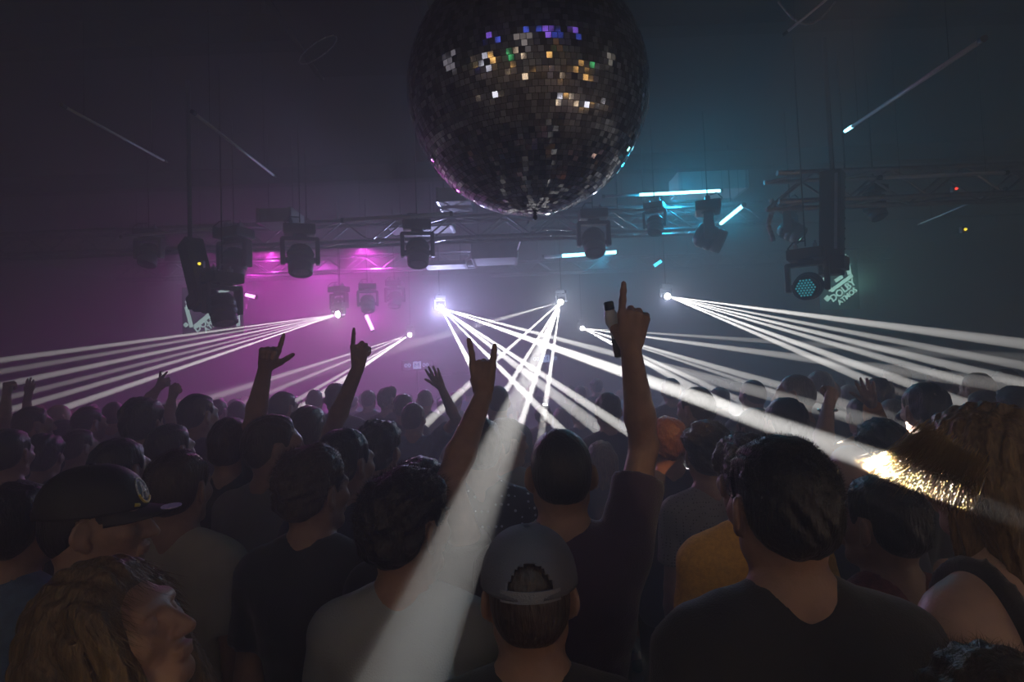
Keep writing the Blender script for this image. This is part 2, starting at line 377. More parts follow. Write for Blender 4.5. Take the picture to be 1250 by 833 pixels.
        nz = wav(x, y, z, fr, *sc, seed=s.seed)*amp + wav(x, y, z, fr*2.3, *sc, seed=s.seed+3)*amp*.45
        if not down: tt = tt*(1-.45*np.clip((np.abs(x)-.045)/.03, 0, 1)*np.clip((.07-z)/.06, 0, 1))
        th = (tt+nz)*(.12+.88*up)
        d = sk-th
        clip = (hh-z)*.8 if not down else np.maximum(hh-z, -99)*.8
        if down:
            side = np.minimum(np.minimum(Ell((0, -.03, -.02), (.092, .080, .10)).d(x, y, z), Cone((-.045, -.055, 0), (-.05, -.07, -down), .058, .040).d(x, y, z)), Cone((.045, -.055, 0), (.05, -.07, -down), .058, .040).d(x, y, z))
            side = np.minimum(side, np.minimum(Cone((-.075, .0, .02), (-.078, -.005, -down*.9), .026, .022).d(x, y, z), Cone((.075, .0, .02), (.078, -.005, -down*.9), .026, .022).d(x, y, z)))
            side = np.minimum(side, Cone((0, -.075, 0), (0, -.085, -down), .05, .035).d(x, y, z))
            side = side+wav(x, y, z, 150, 1, 1, .12, s.seed)*.006+wav(x, y, z, 260, 1, 1, .08, s.seed+5)*.003
            side = np.maximum(side, -(z+down))
            if s.curtain:
                for q in (-1, 1): side = np.minimum(side, Cone((.070*q, .035, .045), (.082*q, .052, -down*.8), .024, .020).d(x, y, z)+wav(x, y, z, 190, 1, 1, .1, 4)*.005)
            side = np.maximum(side, (y-(.078 if s.curtain else .045))*.9)
            d = np.maximum(d, clip); hk = np.maximum(.03-np.abs(d-side), 0)/.03; d = np.minimum(d, side)-hk*hk*.0075
        else:
            kk = .006; c = clip; d2 = np.maximum(d, c); d = d2
        g.F = (d*k).astype(np.float32)
        if s.style == 'bun':
            g.add(Ell(s.H(0, -.075, .085), np.array([.034, .034, .032])*k, s.R), .01)
        me = g.mesh('hair')
        if strands and len(me.vertices): s.strand(me, strands)
        return me
    def strand(s, me, N):
        n = len(me.vertices); co = np.empty(n*3, np.float32); no = np.empty(n*3, np.float32)
        me.vertices.foreach_get('co', co); me.vertices.foreach_get('normal', no); co = co.reshape(-1, 3); no = no.reshape(-1, 3)
        rs = np.random.RandomState(s.seed+11); L = co-s.hc; loc = (L @ s.R)/s.s
        out = np.nonzero((no*L).sum(1) > .02)[0]
        if not len(out): return
        pk = rs.choice(out, N); base = co[pk]-no[pk]*.001; nn = no[pk]
        long = s.style in ('long', 'bob'); wavy = s.style in ('wavy', 'curly', 'quiff')
        fl = rs.normal(size=(N, 3))*(.35 if not wavy else .6)
        comb = s.R @ np.array([0., .35, -.9]) if long else s.R @ np.array([0.2, .5, .35])
        hgt = np.clip((loc[pk, 2]+.06)/.1, .15, 1)[:, None]
        dirn = nn*(.25 if long else .9)+comb*(.9 if long else .45)+fl*(.3 if long else .7); dirn /= np.linalg.norm(dirn, axis=1)[:, None]
        ln = (rs.uniform(.6, 1.3, (N, 1))*(.05 if long else .016 if wavy else .0075 if s.style != 'buzz' else .003))*hgt
        sd = np.cross(dirn, rs.normal(size=(N, 3))); sd /= np.linalg.norm(sd, axis=1)[:, None]; w = .00028
        mid = base+dirn*ln*.55; d2 = dirn+fl*.4+nn*-.25; d2 /= np.linalg.norm(d2, axis=1)[:, None]; tip = mid+d2*ln*.5
        V = np.stack([base-sd*w, base+sd*w, mid+sd*w*.7, mid-sd*w*.7, tip], 1).reshape(-1, 3)
        bm_v = [tuple(v) for v in co]+[tuple(v) for v in V]
        faces = [tuple(p.vertices) for p in me.polygons]
        for i in range(N):
            o = n+i*5; faces.append((o, o+1, o+2, o+3)); faces.append((o+3, o+2, o+4))
        me.clear_geometry(); me.from_pydata(bm_v, [], faces); me.polygons.foreach_set('use_smooth', [True]*len(me.polygons)); me.update()
    def shirtmesh(s, res=.012):
        k = s.s; pr = s.torso+s.sleevep
        lo = np.min([p.lo for p in pr], 0)-.035; hi = np.max([p.hi for p in pr], 0)+.035; lo[2] = .86*k
        g = Field(*[[(lo[a], hi[a], res)] for a in range(3)])
        for p in s.torso: g.add(p, .055*k)
        X = g.xs[:, None, None]; Y = g.ys[None, :, None]; Z = g.zs[None, None, :]
        for p in s.sleevep: g.add(p, .022*k)
        g.F += (-.013*k + wav(X, Y, Z, 26, 1, 1, 1.4, s.seed)*.0045 + wav(X, Y, Z, 60, 1, 1, .6, s.seed+2)*.0022).astype(np.float32)
        if s.shirt == 'tank':
            zz = (Z/k-1.325); keep = np.minimum(np.abs(np.abs((X*s.By[0, 0]+Y*s.By[1, 0])/k)-.085)-.014, -1)
            st = np.abs(np.abs((X*s.By[0, 0]+Y*s.By[1, 0])/k)-.085)-.013
            g.F = np.maximum(g.F, np.minimum(zz, st)*k)
        g.add(Cone(s.B(0, -.018, 1.512), s.H(0, -.0, -.0), .061*k, .066*k), .006, sub=True)
        if s.shirt == 'tee':
            pass
        return g.mesh('shirt')
    def collar(s):
        k = s.s; mb = MB(); n = 40; pts = []
        a = s.B(0, -.022, 1.472); rx, ry = .070*k, .072*k
        R = Matrix((s.By @ Rx(-.22)).tolist())
        for i in range(n):
            t = 2*PI*i/n; c = Vector(a)+R @ Vector((rx*math.cos(t), ry*math.sin(t), 0))
            d = (R @ Vector((math.cos(t), math.sin(t), 0))); u = R @ Vector((0, 0, 1))
            for j in range(6):
                q = 2*PI*j/6; pts.append(c+d*.0045*math.cos(q)+u*.008*math.sin(q))
        mb.add(pts, [(i*6+j, ((i+1) % n)*6+j, ((i+1) % n)*6+(j+1) % 6, i*6+(j+1) % 6) for i in range(n) for j in range(6)])
        return mb.mesh('collar')
    def trousers(s, res=.02):
        k = s.s; pr = s.legs[:3]+s.legs[5:8]+s.torso[:1]+s.torso[9:]
        lo = np.min([p.lo for p in pr], 0)-.03; hi = np.max([p.hi for p in pr], 0)+.03; lo[2] = .06; hi[2] = 1.0*k
        g = Field(*[[(lo[a], hi[a], res)] for a in range(3)])
        for p in s.torso[:1]+s.torso[9:]: g.add(p, .06*k)
        for i, p in enumerate(pr[:6]): g.add(p, .03*k)
        g.F -= .007*k
        return g.mesh('trousers')
    def shoe(s, q):
        k = s.s; a, b = s.B(.105*q, -.06, .045), s.B(.13*q, .16, .03)
        g = Field(*[[(min(a[i], b[i])-.06, max(a[i], b[i])+.06, .014)] for i in range(3)])
        g.add(Cone(a, b, .046*k, .036*k), .01); Z = g.zs[None, None, :]; g.F = np.maximum(g.F, (.0-Z)+0*g.F)
        g.F = np.maximum(g.F, -Z+.001)
        return g.mesh('shoe')
def cap_parts(fig, root, crown_m, brim_m, back=False, front_open=True):
    """baseball cap on the head; back=True: worn with the brim behind or the strap towards the camera"""
    k = fig.s; q = -1 if back else 1
    c = MB(); n = 96; rows = 30; R = fig.R; vs = []
    def hp(x, y, z): return Vector(fig.H(x, y, z))
    prof = []
    for r in range(rows+1):
        t = r/rows*PI/2; prof.append((math.cos(t)**.8 if t < PI/2-.01 else 0, math.sin(t)))
    for (cr, sz) in prof:
        for i in range(n):
            a = 2*PI*i/n; seam = 1+.006*abs(math.cos(a*3))
            vs.append(hp(.088*cr*math.cos(a)*seam, -.012+.106*cr*math.sin(a)*seam, .030+.098*sz))
    for (cr, sz) in ((.97, .0), (.93, .9)):
        for i in range(n):
            a = 2*PI*i/n; vs.append(hp(.088*cr*math.cos(a), -.012+.106*cr*math.sin(a), .030+.09*sz*.0+.0*sz))
    fs = []
    oy = -1 if not back else 1    # the strap opening lies opposite the brim
    for j in range(rows):
        for i in range(n):
            a = 2*PI*(i+.5)/n; d = math.sin(a)*oy
            da = math.acos(max(-1, min(1, d))); zz = .030+.098*math.sin((j+.5)/rows*PI/2)
            if zz > .047 and (da/.46)**2+((zz-.047)/.040)**2 < 1: continue
            fs.append((j*n+i, j*n+(i+1) % n, (j+1)*n+(i+1) % n, (j+1)*n+i))
    c.add(vs, fs)
    me = c.mesh('crown'); o = link('crown', me, crown_m, root, True); md = o.modifiers.new('s', 'SOLIDIFY'); md.thickness = .003; md.offset = 1
    b = MB(); nb = 18; vs = []
    for z0 in (0, -.0035):
        for r in range(5):
            for i in range(nb+1):
                a = PI*(.14+.72*i/nb); rr = r/4
                x = .084*math.cos(a); y = math.sin(a); ext = .070*rr*math.sin(PI*i/nb)**.55
                vs.append(hp(x*(1-.05*rr), (-.012+.100*y+ext)*q if not back else -.024-(-.012+.100*y+ext), .030+z0-.010*rr-.018*(math.cos(a)**2)*rr))
    m = nb+1; L = 5*m
    for base, flip in ((0, 0), (L, 1)):
        for r in range(4):
            for i in range(nb):
                f = (base+r*m+i, base+r*m+i+1, base+(r+1)*m+i+1, base+(r+1)*m+i); b.f.append(f[::-1] if flip else f)
    for i in range(nb): b.f.append((4*m+i, 4*m+i+1, L+4*m+i+1, L+4*m+i))
    b.v = [tuple(v) for v in vs]; b.build('brim', brim_m, root, True)
    st = MB(); vs = []; ns = 16
    for i in range(ns+1):
        a = (-PI/2 if not back else PI/2)+(-.62+1.24*i/ns)
        for z in (.026, .046):
            for rr in (1.0, 1.035): vs.append(hp(.088*rr*math.cos(a), -.012+.106*rr*math.sin(a), z))
    st.add(vs, [(4*i+p, 4*i+4+p, 4*i+4+r, 4*i+r) for i in range(ns) for p, r in ((0, 1), (1, 3), (3, 2), (2, 0))])
    st.build('strap', brim_m, root)
    bt = MB(); bt.lathe([(.0, -.002), (.007, 0), (.006, .004), (.0, .006)], 10, Matrix.Translation(hp(0, -.012, .129)) @ Matrix(R.tolist()).to_4x4()); bt.build('button', crown_m, root, True)
def place(cx, ytop, D):
    w = P(cx, ytop, D); return w, Vector((w.x, w.y, 0))
def make_person(cx, ytop, D, label, group='people in the crowd', skin='skin', hair='hair_brown', shirt_m='cloth_black', strands=0, arms_px=None, fit=True, **kw):
    D0 = D
    if fit: D = pick(cx, ytop, D, .90, 1.16)
    f_ = D/D0
    w, root = place(cx, ytop, D); h = w.z; placed.append((w.x, w.y))
    hairtop = {'bald': 0, 'buzz': .006, 'wavy': .03, 'curly': .03, 'quiff': .03, 'long': .024, 'bob': .024, 'bun': .014, 'under_cap': .02}.get(kw.get('style', 'short'), .016)
    h -= hairtop
    arms = {}
    for q, (e, wr, tip, th, pose) in (arms_px or {}).items():
        E_, W_, T_ = [P(t[0], t[1], t[2]*f_)-root for t in (e, wr, tip)]
        arms[q] = (np.array(E_), np.array(W_), np.array(T_-W_), np.array(th), pose)
    fig = Fig(h=h, arms=arms, **kw)
    r = thing('person', root, label, 'person', group)
    link('body', fig.body(), M[skin], r)
    me = fig.hair(strands)
    if me: link('hair', me, M[hair], r)
    link('shirt', fig.shirtmesh(.010), M[shirt_m], r)
    link('trousers', fig.trousers(), M['trouser'], r)
    for q in (-1, 1): link('shoe', fig.shoe(q), M['shoe'], r)
    return r, fig
# ------------------------------------------------------------------ the room
X0, X1, Y0, Y1, ZC = -11.0, 11.0, -4.5, 17.0, 4.7
wallm = mat('wall_black', (.009, .010, .012), .85, bump=.2, bscale=12, vary=.2, vscale=1.5, spec=.05)
ceilm = mat('ceiling_black', (.005, .005, .006), .9, bump=.3, bscale=9, vary=.2, spec=.03)
floorm = mat('floor_dark', (.03, .028, .03), .4, bump=.1, bscale=20, vary=.3, vscale=3)
def slab(name, a, b, m):
    mb = MB(); mb.box([(a[i]+b[i])/2 for i in range(3)], [(b[i]-a[i])/2 for i in range(3)]); return tag(mb.build(name, m), kind='structure')
slab('floor', (X0-.2, Y0-.2, -.2), (X1+.2, Y1+.2, 0), floorm)
slab('ceiling', (X0-.2, Y0-.2, ZC), (X1+.2, Y1+.2, ZC+.2), ceilm)
slab('wall_back', (X0-.2, Y1, 0), (X1+.2, Y1+.2, ZC), wallm)
slab('wall_front', (X0-.2, Y0-.2, 0), (X1+.2, Y0, ZC), wallm)
slab('wall_left', (X0-.2, Y0, 0), (X0, Y1, ZC), wallm)
slab('wall_right', (X1, Y0, 0), (X1+.2, Y1, ZC), wallm)
# ceiling joists running across the room
for i, y in enumerate((1.2, 4.3, 7.6, 11.0)):
    slab('trim_%d' % (i+1), (X0, y, ZC-.22), (X1, y+.16, ZC), ceilm)
# low stage at the far end
slab('stage_floor', (X0+.5, 14.2, 0), (X1-.5, Y1, .8), wallm)
# ------------------------------------------------------------------ mirror ball
def mirror_ball():
    D = 2.4; c = P(644, 116, D); r = .5
    root = thing('mirror_ball', c, 'big mirror ball of small square mirror tiles hanging over the crowd', 'mirror ball', rot=(.03, -.03, .2))
    mb = MB(); mb.lathe([(r*.985*math.sin(PI*i/40), -r*.985*math.cos(PI*i/40)) for i in range(1, 40)], 64); mb.build('ball_core', M['black'], root, True)
    m, nt, b = nodes('mirror_tile'); b.inputs['Metallic'].default_value = 1; b.inputs['Roughness'].default_value = .06
    g = nt.nodes.new('ShaderNodeNewGeometry'); rp = nt.nodes.new('ShaderNodeValToRGB'); rp.color_ramp.elements[0].color = (.25, .25, .27, 1); rp.color_ramp.elements[1].color = (.9, .9, .92, 1)
    nt.links.new(g.outputs['Random Per Island'], rp.inputs[0]); nt.links.new(rp.outputs[0], b.inputs['Base Color'])
    rn = random.Random(3); t = MB(); rows = 74; h = PI*r/rows
    for j in range(1, rows):
        ph = -PI/2+PI*j/rows; n = max(6, int(2*PI*r*math.cos(ph)/h)); off = rn.random()
        for i in range(n):
            if rn.random() < .012: continue
            th = 2*PI*(i+off)/n
            nrm = Vector((math.cos(ph)*math.cos(th), math.cos(ph)*math.sin(th), math.sin(ph)))
            east = Vector((-math.sin(th), math.cos(th), 0)); north = nrm.cross(east)
            R = Matrix((east, north, nrm)).transposed() @ Matrix.Rotation(rn.gauss(0, .022), 3, 'X') @ Matrix.Rotation(rn.gauss(0, .022), 3, 'Y')
            t.box(nrm*(r-.001), (h*.46, h*.46, .0025), R)
    t.build('mirror_tiles', m, root)
    mb = MB(); mb.tube((0, 0, -r-.022), (0, 0, -r+.01), .007, 10); mb.lathe([(.004, -r-.03), (.010, -r-.024), (.010, -r-.012), (.005, -r-.006)], 12); mb.build('bottom_peg', M['black'], root, True)
    mb = MB(); mb.lathe([(.05, r-.02), (.06, r+.0), (.055, r+.05), (.02, r+.06)], 20); mb.build('top_plate', M['steel'], root, True)
    mb = MB(); z = r+.05; k = 0
    while c.z+z < ZC-.2:
        q = Matrix.Rotation(k*PI/2, 3, 'Z')
        for s in range(10):
            a0, a1 = 2*PI*s/10, 2*PI*(s+1)/10
            mb.tube(q @ Vector((.012*math.cos(a0), 0, .02*math.sin(a0)))+Vector((0, 0, z)), q @ Vector((.012*math.cos(a1), 0, .02*math.sin(a1)))+Vector((0, 0, z)), .004, 6)
        z += .032; k += 1
    mb.build('chain', M['steel'], root)
    mb = MB(); mb.lathe([(.08, z-.02), (.09, z), (.09, z+.09), (.03, z+.11)], 20); mb.tube((0, 0, z+.1), (0, 0, ZC-c.z), .012); mb.build('motor', M['black'], root)
mirror_ball()
# ------------------------------------------------------------------ moving head lamp
def moving_head(pos, aim, size, label, lens='dark', name='hanging_stage_light', group='moving head lamps on the rig', cells=False, rotz=None):
    """pos: centre of the lamp head; hangs from above; aim: unit vector of the lens"""
    s = size; aim = Vector(aim).normalized(); az = math.atan2(aim.x, aim.y) if rotz is None else rotz
    root = thing(name, pos, label, 'stage light', group); Rb = Matrix.Rotation(-az, 3, 'Z')
    b = MB(); b.rbox((0, 0, s*1.02), (s*.52, s*.42, s*.17), s*.05, Rb); b.rbox((0, 0, s*.82), (s*.22, s*.22, s*.06), s*.02, Rb); b.build('base', M['black'], root)
    d = MB(); d.box(Rb @ Vector((0, -s*.425, s*1.02)), (s*.16, s*.006, s*.05), Rb); d.build('display', M['blackgloss'], root)
    y = MB()
    y.rbox((0, 0, s*.72), (s*.60, s*.15, s*.07), s*.03, Rb)
    for q in (-1, 1): y.rbox(Rb @ Vector((q*s*.56, 0, s*.30)), (s*.075, s*.17, s*.46), s*.05, Rb)
    y.build('yoke', M['black'], root)
    T = aim.to_track_quat('Z', 'Y').to_matrix().to_4x4()
    h = MB(); h.lathe([(s*.20, -s*.50), (s*.34, -s*.46), (s*.42, -s*.30), (s*.43, -s*.10), (s*.40, -s*.08), (s*.40, -s*.04), (s*.43, -s*.02), (s*.42, s*.15), (s*.38, s*.17), (s*.38, s*.20), (s*.41, s*.22), (s*.39, s*.48), (s*.36, s*.50), (s*.33, s*.44)], 28, T)
    for q in (-1, 1):
        side = Rb @ Vector((q, 0, 0)); h.tube(side*s*.38, side*s*.50, s*.10, 14)
    h.build('lamp_head', M['black'], root, True)
    f = MB()
    for i in range(5): f.lathe([(s*.435, s*(-.44+.05*i)), (s*.45, s*(-.43+.05*i)), (s*.435, s*(-.42+.05*i))], 24, T @ Matrix.Scale(1-.12*(4-i)*.35, 4))
    f.build('cooling_fins', M['black'], root)
    L = MB(); L.lathe([(s*.33, s*.44), (s*.25, s*.475), (s*.12, s*.495), (s*.01, s*.50)], 24, T); lo = L.build('lens', M['led_white'] if lens == 'lit' else M['blackgloss'], root, True)
    if cells:
        c = MB()
        for i in range(-3, 4):
            for j in range(-3, 4):
                u = (i+(j % 2)*.5)*.088; v = j*.078
                if u*u+v*v < .085: c.lathe([(s*.030, s*.505), (s*.026, s*.52), (s*.004, s*.525)], 8, T @ Matrix.Translation((u*s, v*s, 0)))
        c.build('led_cells', M['led_cell'], root)
    for q in (-1, 1):
        k = MB(); p = Rb @ Vector((q*s*.28, 0, s*1.19)); k.rbox(p+Vector((0, 0, s*.08)), (s*.06, s*.09, s*.09), s*.02, Rb); k.tube(p+Vector((0, 0, s*.12)), p+Vector((0, 0, s*.26)), s*.035); k.build('clamp', M['steel'], root)
    c = MB(); pts = [Rb @ Vector((s*.3, s*.35, s*1.05)), Rb @ Vector((s*.45, s*.45, s*1.2)), Rb @ Vector((s*.3, s*.3, s*1.42)), Rb @ Vector((0, .1*s, s*1.46))]
    for a, bb in zip(pts, pts[1:]): c.tube(a, bb, s*.022, 6)
    c.build('cable', M['black'], root)
    h = MB(); h.tube((0, 0, s*1.3), (0, 0, ZC-pos[2]), .006, 6); h.build('support_rod', M['matte'], root)
    return root
def projector(pos, aims, label):
    """small hanging beam lamp"""
    aim = sum([(Vector(a)-Vector(pos)).normalized() for a in aims], Vector()).normalized()
    return moving_head(Vector(pos)-aim*.075, aim, .15, label, lens='lit', name='hanging_beam_lamp', group='beam lamps that throw the white light fans')
# ------------------------------------------------------------------ trusses
def truss(a, b, w, label, hang=True, name='lighting_truss'):
    a = Vector(a); b = Vector(b); L = (b-a).length; d = (b-a)/L; s = d.cross(Vector((0, 0, 1))).normalized() if abs(d.z) < .9 else Vector((1, 0, 0)); u = s.cross(d).normalized()
    root = thing(name, a, label, 'truss', 'aluminium box trusses')
    ch = MB()
    for i in (-1, 1):
        for j in (-1, 1): ch.tube(s*i*w/2+u*j*w/2, d*L+s*i*w/2+u*j*w/2, .024, 8)
    ch.build('chord_tubes', M['steel'], root, False)
    la = MB(); n = max(2, int(L/(w*1.25)))
    for k in range(n):
        p, q = d*L*k/n, d*L*(k+1)/n; f = 1 if k % 2 else -1
        for i in (-1, 1):
            la.tube(p+s*i*w/2+u*f*w/2, q+s*i*w/2-u*f*w/2, .011, 6, cap=False); la.tube(p+u*i*w/2+s*f*w/2, q+u*i*w/2-s*f*w/2, .011, 6, cap=False)
    la.build('lattice', M['steel'], root)
    if hang:
        for t in (.12, .5, .88):
            hm = MB(); p = a+d*L*t; hm.tube(p-a+u*w/2, Vector((p.x, p.y, ZC))-a, .008, 8); hm.build('hanger_rod', M['black'], root)
    return root
zt1 = P(450, 283, 7).z; zt2 = P(430, 322, 10.2).z; zt3 = P(1100, 226, 5.2).z; zt4 = P(760, 322, 12).z
truss((-7.6, 7, zt1), (2.6, 7, zt1), .26, 'long grey box truss across the left half, carrying the big black lamps')
truss((-7.0, 10.2, zt2), (-.6, 10.2, zt2), .26, 'pink-lit box truss deep behind the big left lamps')
truss((2.45, 5.2, zt3), (8.2, 5.2, zt3), .26, 'grey box truss at top right from which the dark column hangs')
truss((-.4, 12, zt4), (8.0, 12, zt4), .26, 'faint far box truss low above the stage on the right')
truss((.3, 7.4, P(850, 262, 7.4).z), (3.3, 7.4, P(850, 262, 7.4).z), .24, 'short box truss in the blue light right of the mirror ball')
# ------------------------------------------------------------------ LED tubes
def tube(p1, p2, r, lit, m, label, group='slim light tubes hung from the ceiling'):
    """lit = (from, to) share of its length that glows"""
    a, b = Vector(p1), Vector(p2); root = thing('light_tube', a, label, 'light tube', group); d = b-a
    segs = [(0, lit[0], 'plastic'), (lit[0], lit[1], m), (lit[1], 1, 'plastic')] if lit else [(0, 1, 'plastic')]
    for s, e, mm in segs:
        if e-s > .01:
            t = MB(); t.tube(d*s, d*e, r, 12); t.build('glowing_tube' if mm != 'plastic' else 'tube_body', M[mm], root, True)
    u = d.normalized()
    for p, q in ((Vector(), -u), (d, u)):
        c = MB(); c.tube(p, p+q*.03, r*1.25, 12); c.build('end_cap', M['black'], root)
    for t in (.15, .85):
        w = MB(); p = d*t; w.tube(p, Vector((p.x, p.y, ZC-a.z)), .0016, 5); w.build('hanging_wire', M['black'], root)
def tb(x1, y1, D1, x2, y2, D2, r, lit, m, label): tube(P(x1, y1, D1), P(x2, y2, D2), r, lit, m, label)
tb(738, 240, 6.9, 879, 233, 6.9, .019, (.30, 1), 'led_cyan_hot', 'bright cyan glowing tube just right of the mirror ball')
tb(880, 273, 7.2, 907, 251, 6.8, .022, (0, 1), 'led_cyan_hot', 'short slanted cyan tube beside a black lamp, under the long bright one')
tb(664, 314, 9, 752, 308, 9, .028, (.25, 1), 'led_cyan_hot', 'cyan tube glowing behind the hanging lamp below the mirror ball')
tb(1032, 160, 4.3, 1197, 50, 2.5, .012, (0, .09), 'led_cyan_hot', 'long slanting tube at upper right with only its lower tip glowing blue')
tb(798, 325, 9.2, 807, 319, 9.2, .025, (0, 1), 'led_cyan', 'tiny cyan stub of light low over the stage')
tb(447, 385, 9.4, 455, 403, 9.4, .028, (0, 1), 'led_magenta', 'short pink-white tube glowing under the pair of small lamps')
tb(300, 360, 10.0, 312, 363, 10.0, .03, (0, 1), 'led_magenta', 'tiny pink lit stub under the pink truss at left')
tb(238, 139, 3.2, 334, 214, 4.2, .010, None, None, 'unlit grey tube slanting down at upper left, left of the mirror ball')
tb(80, 131, 3.0, 200, 196, 3.9, .008, None, None, 'very dim unlit tube at far upper left, above and left of the other slanted one')
tb(150, 289, 6.2, 261, 279, 6.2, .016, None, None, 'unlit level tube at left above the dark tilted column')
tb(420, 269, 6.1, 549, 261, 6.1, .022, None, None, 'unlit level tube just above the lamp left of the mirror ball')
tb(1076, 217, 4.75, 1226, 211, 4.75, .016, None, None, 'unlit level tube at upper right edge, right of the dark column')
tb(1124, 273, 6.8, 1225, 231, 5.9, .010, None, None, 'thin unlit tube slanting up towards the right edge')
tb(632, 305, 7.6, 644, 272, 7.2, .013, None, None, 'thin short grey tube hanging right under the mirror ball')
# ------------------------------------------------------------------ lamps
def aimd(px, py, D, tx, ty, TD): return (P(tx, ty, TD)-P(px, py, D)).normalized()
moving_head(P(510, 309, 6.4), (.05, -.35, -1), .30, 'black moving lamp hanging lens down, left of the mirror ball bottom')
moving_head(P(725, 296, 6.4), (0, -.5, -1), .30, 'black moving lamp hanging right of the mirror ball bottom, before a cyan tube')
moving_head(P(866, 290, 6.4), (.9, -.3, -.5), .33, 'wide black moving lamp in blue light beside the short slanted tube')
moving_head(P(286, 322, 6.2), (-.1, -.3, -1), .32, 'big dark lamp hanging over the pink haze, nearer the tilted column')
moving_head(P(367, 318, 6.2), (.1, -.3, -1), .32, 'big dark lamp hanging over the pink haze, nearer the centre')
moving_head(P(414, 374, 9.3), (-.2, -.4, -1), .27, 'small black lamp in pink haze whose side throws the left white fan')
moving_head(P(449, 371, 9.2), (.1, -.4, -1), .27, 'small black lamp in pink haze with a pink tube under it')
moving_head(P(482, 366, 9.8), (0, -.4, -1), .27, 'faint small lamp in purple haze, rightmost of the three on the pink truss')
moving_head(P(966, 282, 6.3), (.6, -.5, -.6), .26, 'dark lamp hanging in blue light left of the dark column')
moving_head(P(800, 275, 6.7), (-.2, -.4, -1), .22, 'small dim lamp in blue light between the bright tubes')
moving_head(P(1068, 256, 5.6), (.2, -.5, -1), .20, 'small dim lamp right of the dark column at upper right')
moving_head(P(182, 312, 6.8), (0, -.4, -1), .26, 'barely visible lamp at left, beyond the unlit level tube')
# ------------------------------------------------------------------ hanging columns with the two nearest lamps
def column(p_top, p_bot, w, label, strip):
    a, b = Vector(p_bot), Vector(p_top); root = thing('hanging_column', a, label, 'column', 'dark columns hung from the ceiling')
    d = b-a; L = d.length; R = d.to_track_quat('Z', 'Y').to_matrix()
    m = MB(); m.rbox(R @ Vector((0, 0, L/2)), (w/2, w/2, L/2), .012, R); m.build('column_body', M['black'], root)
    r = MB()
    for i in range(int(L/.09)): r.tube(R @ Vector((w*.38, -w*.5, .05+i*.09)), R @ Vector((w*.38, -w*.5-.006, .05+i*.09)), .009, 8)
    r.build('bolt_holes', M['blackgloss'], root)
    e = MB(); e.box(R @ Vector((-w/2-.004, -w*.3, L*.6)), (.004, .012, L*.36), R); e.build('edge_strip', M['steel'], root)
    t = MB(); t.tube(d, Vector((d.x, d.y, ZC-a.z)), .02); t.build('hanging_pole', M['black'], root)
    j = MB(); j.rbox(R @ Vector((0, -w*.2, .10)), (w*.62, w*.5, .06), .01, R); j.build('bottom_bracket', M['black'], root)
column(P(1016, 210, 5), P(1015, 336, 5), .17, 'dark square column hanging at right with a cyan-lit left edge', True)
column(P(232, 296, 5.3), P(252, 376, 5.1), .17, 'dark tilted column hanging at left before the half hidden sign', True)
moving_head(P(986, 350, 4.9), aimd(986, 350, 4.9, 870, 420, 2.5), .27, 'black moving lamp with a round face of cyan LED cells, beside the column', cells=True, group='lamps on the hanging columns')
moving_head(P(272, 378, 5.0), (.25, -.15, -1), .27, 'black ribbed moving lamp hanging at left beside the tilted column', group='lamps on the hanging columns')
# ------------------------------------------------------------------ ducts and boxes under the ceiling
def vent_box(c, h, label, name='air_duct', cat='duct', m='pale'):
    root = thing(name, c, label, cat)
    b = MB(); b.rbox((0, 0, 0), h, min(h)*.12); b.build('duct_body' if name == 'air_duct' else 'casing', M[m], root)
    for i in range(2):
        q = -1 if i else 1; f = MB(); f.box((q*h[0]*.92, 0, 0), (.012, h[1]*1.05, h[2]*1.08)); f.build('flange', M['steel' if m == 'pale' else m], root)
    for q in (-.7, .7):
        r = MB(); r.tube((q*h[0], 0, h[2]), (q*h[0], 0, ZC-c[2]), .004, 6); r.build('hanger_rod', M['black'], root)
vent_box(P(864, 226, 8.3), (.50, .25, .14), 'pale rectangular duct lit blue above the bright cyan tube')
vent_box(P(343, 268, 6.6), (.20, .2, .08), 'small pale grey box under the ceiling at left, above the pink haze', 'junction_box', 'box')
vent_box(P(604, 309, 8.2), (.33, .3, .13), 'pale box hanging below and left of the mirror ball, underside lit')
vent_box(P(556, 245, 6.8), (.20, .25, .08), 'pale strip-like duct end just left of the mirror ball bottom')
vent_box(P(516, 277, 7.5), (.42, .2, .05), 'flat pale duct over the lamp left of the mirror ball')
vent_box(P(440, 28, 4.2), (.50, .5, .14), 'dark ceiling duct at the top edge left of the mirror ball', m='matte')
vent_box(P(545, 324, 8.4), (.30, .2, .03), 'flat pale strip behind the lamp left of the mirror ball')
# loop of cable seen at the top and a hook at the upper right
def cable(pts, r, label, m='black'):
    P0 = Vector(pts[0]); mb = MB()
    Q = [Vector(p)-P0 for p in pts]
    for a, b in zip(Q, Q[1:]): mb.tube(a, b, r, 8)
    o = mb.build('hanging_cable', M[m], None, True); o.location = P0; tag(o, label, 'cable', 'hanging cables')
cable([P(388+22*math.cos(t*.5)+8*math.sin(t*.5), 61-17*math.cos(t*.5)+5*math.sin(t*.5), 2.9) for t in range(14)], .003, 'thin cable loop hanging from the ceiling left of the mirror ball', 'steel')
cable([P(950+70*t/8, 2+28*math.sin(PI*t/8), 3.2) for t in range(9)], .006, 'cable sagging at the top edge, right of the mirror ball', 'steel')
tb(962, 38, 3.2, 1018, -8, 3.0, .007, None, None, 'thin rod slanting out of the top edge right of the mirror ball')
cable([P(941+3*math.sin(t), 243+6.5*t, 5.6) for t in range(9)], .022, 'thick blue-lit cable drop hanging left of the dark column', 'pale')
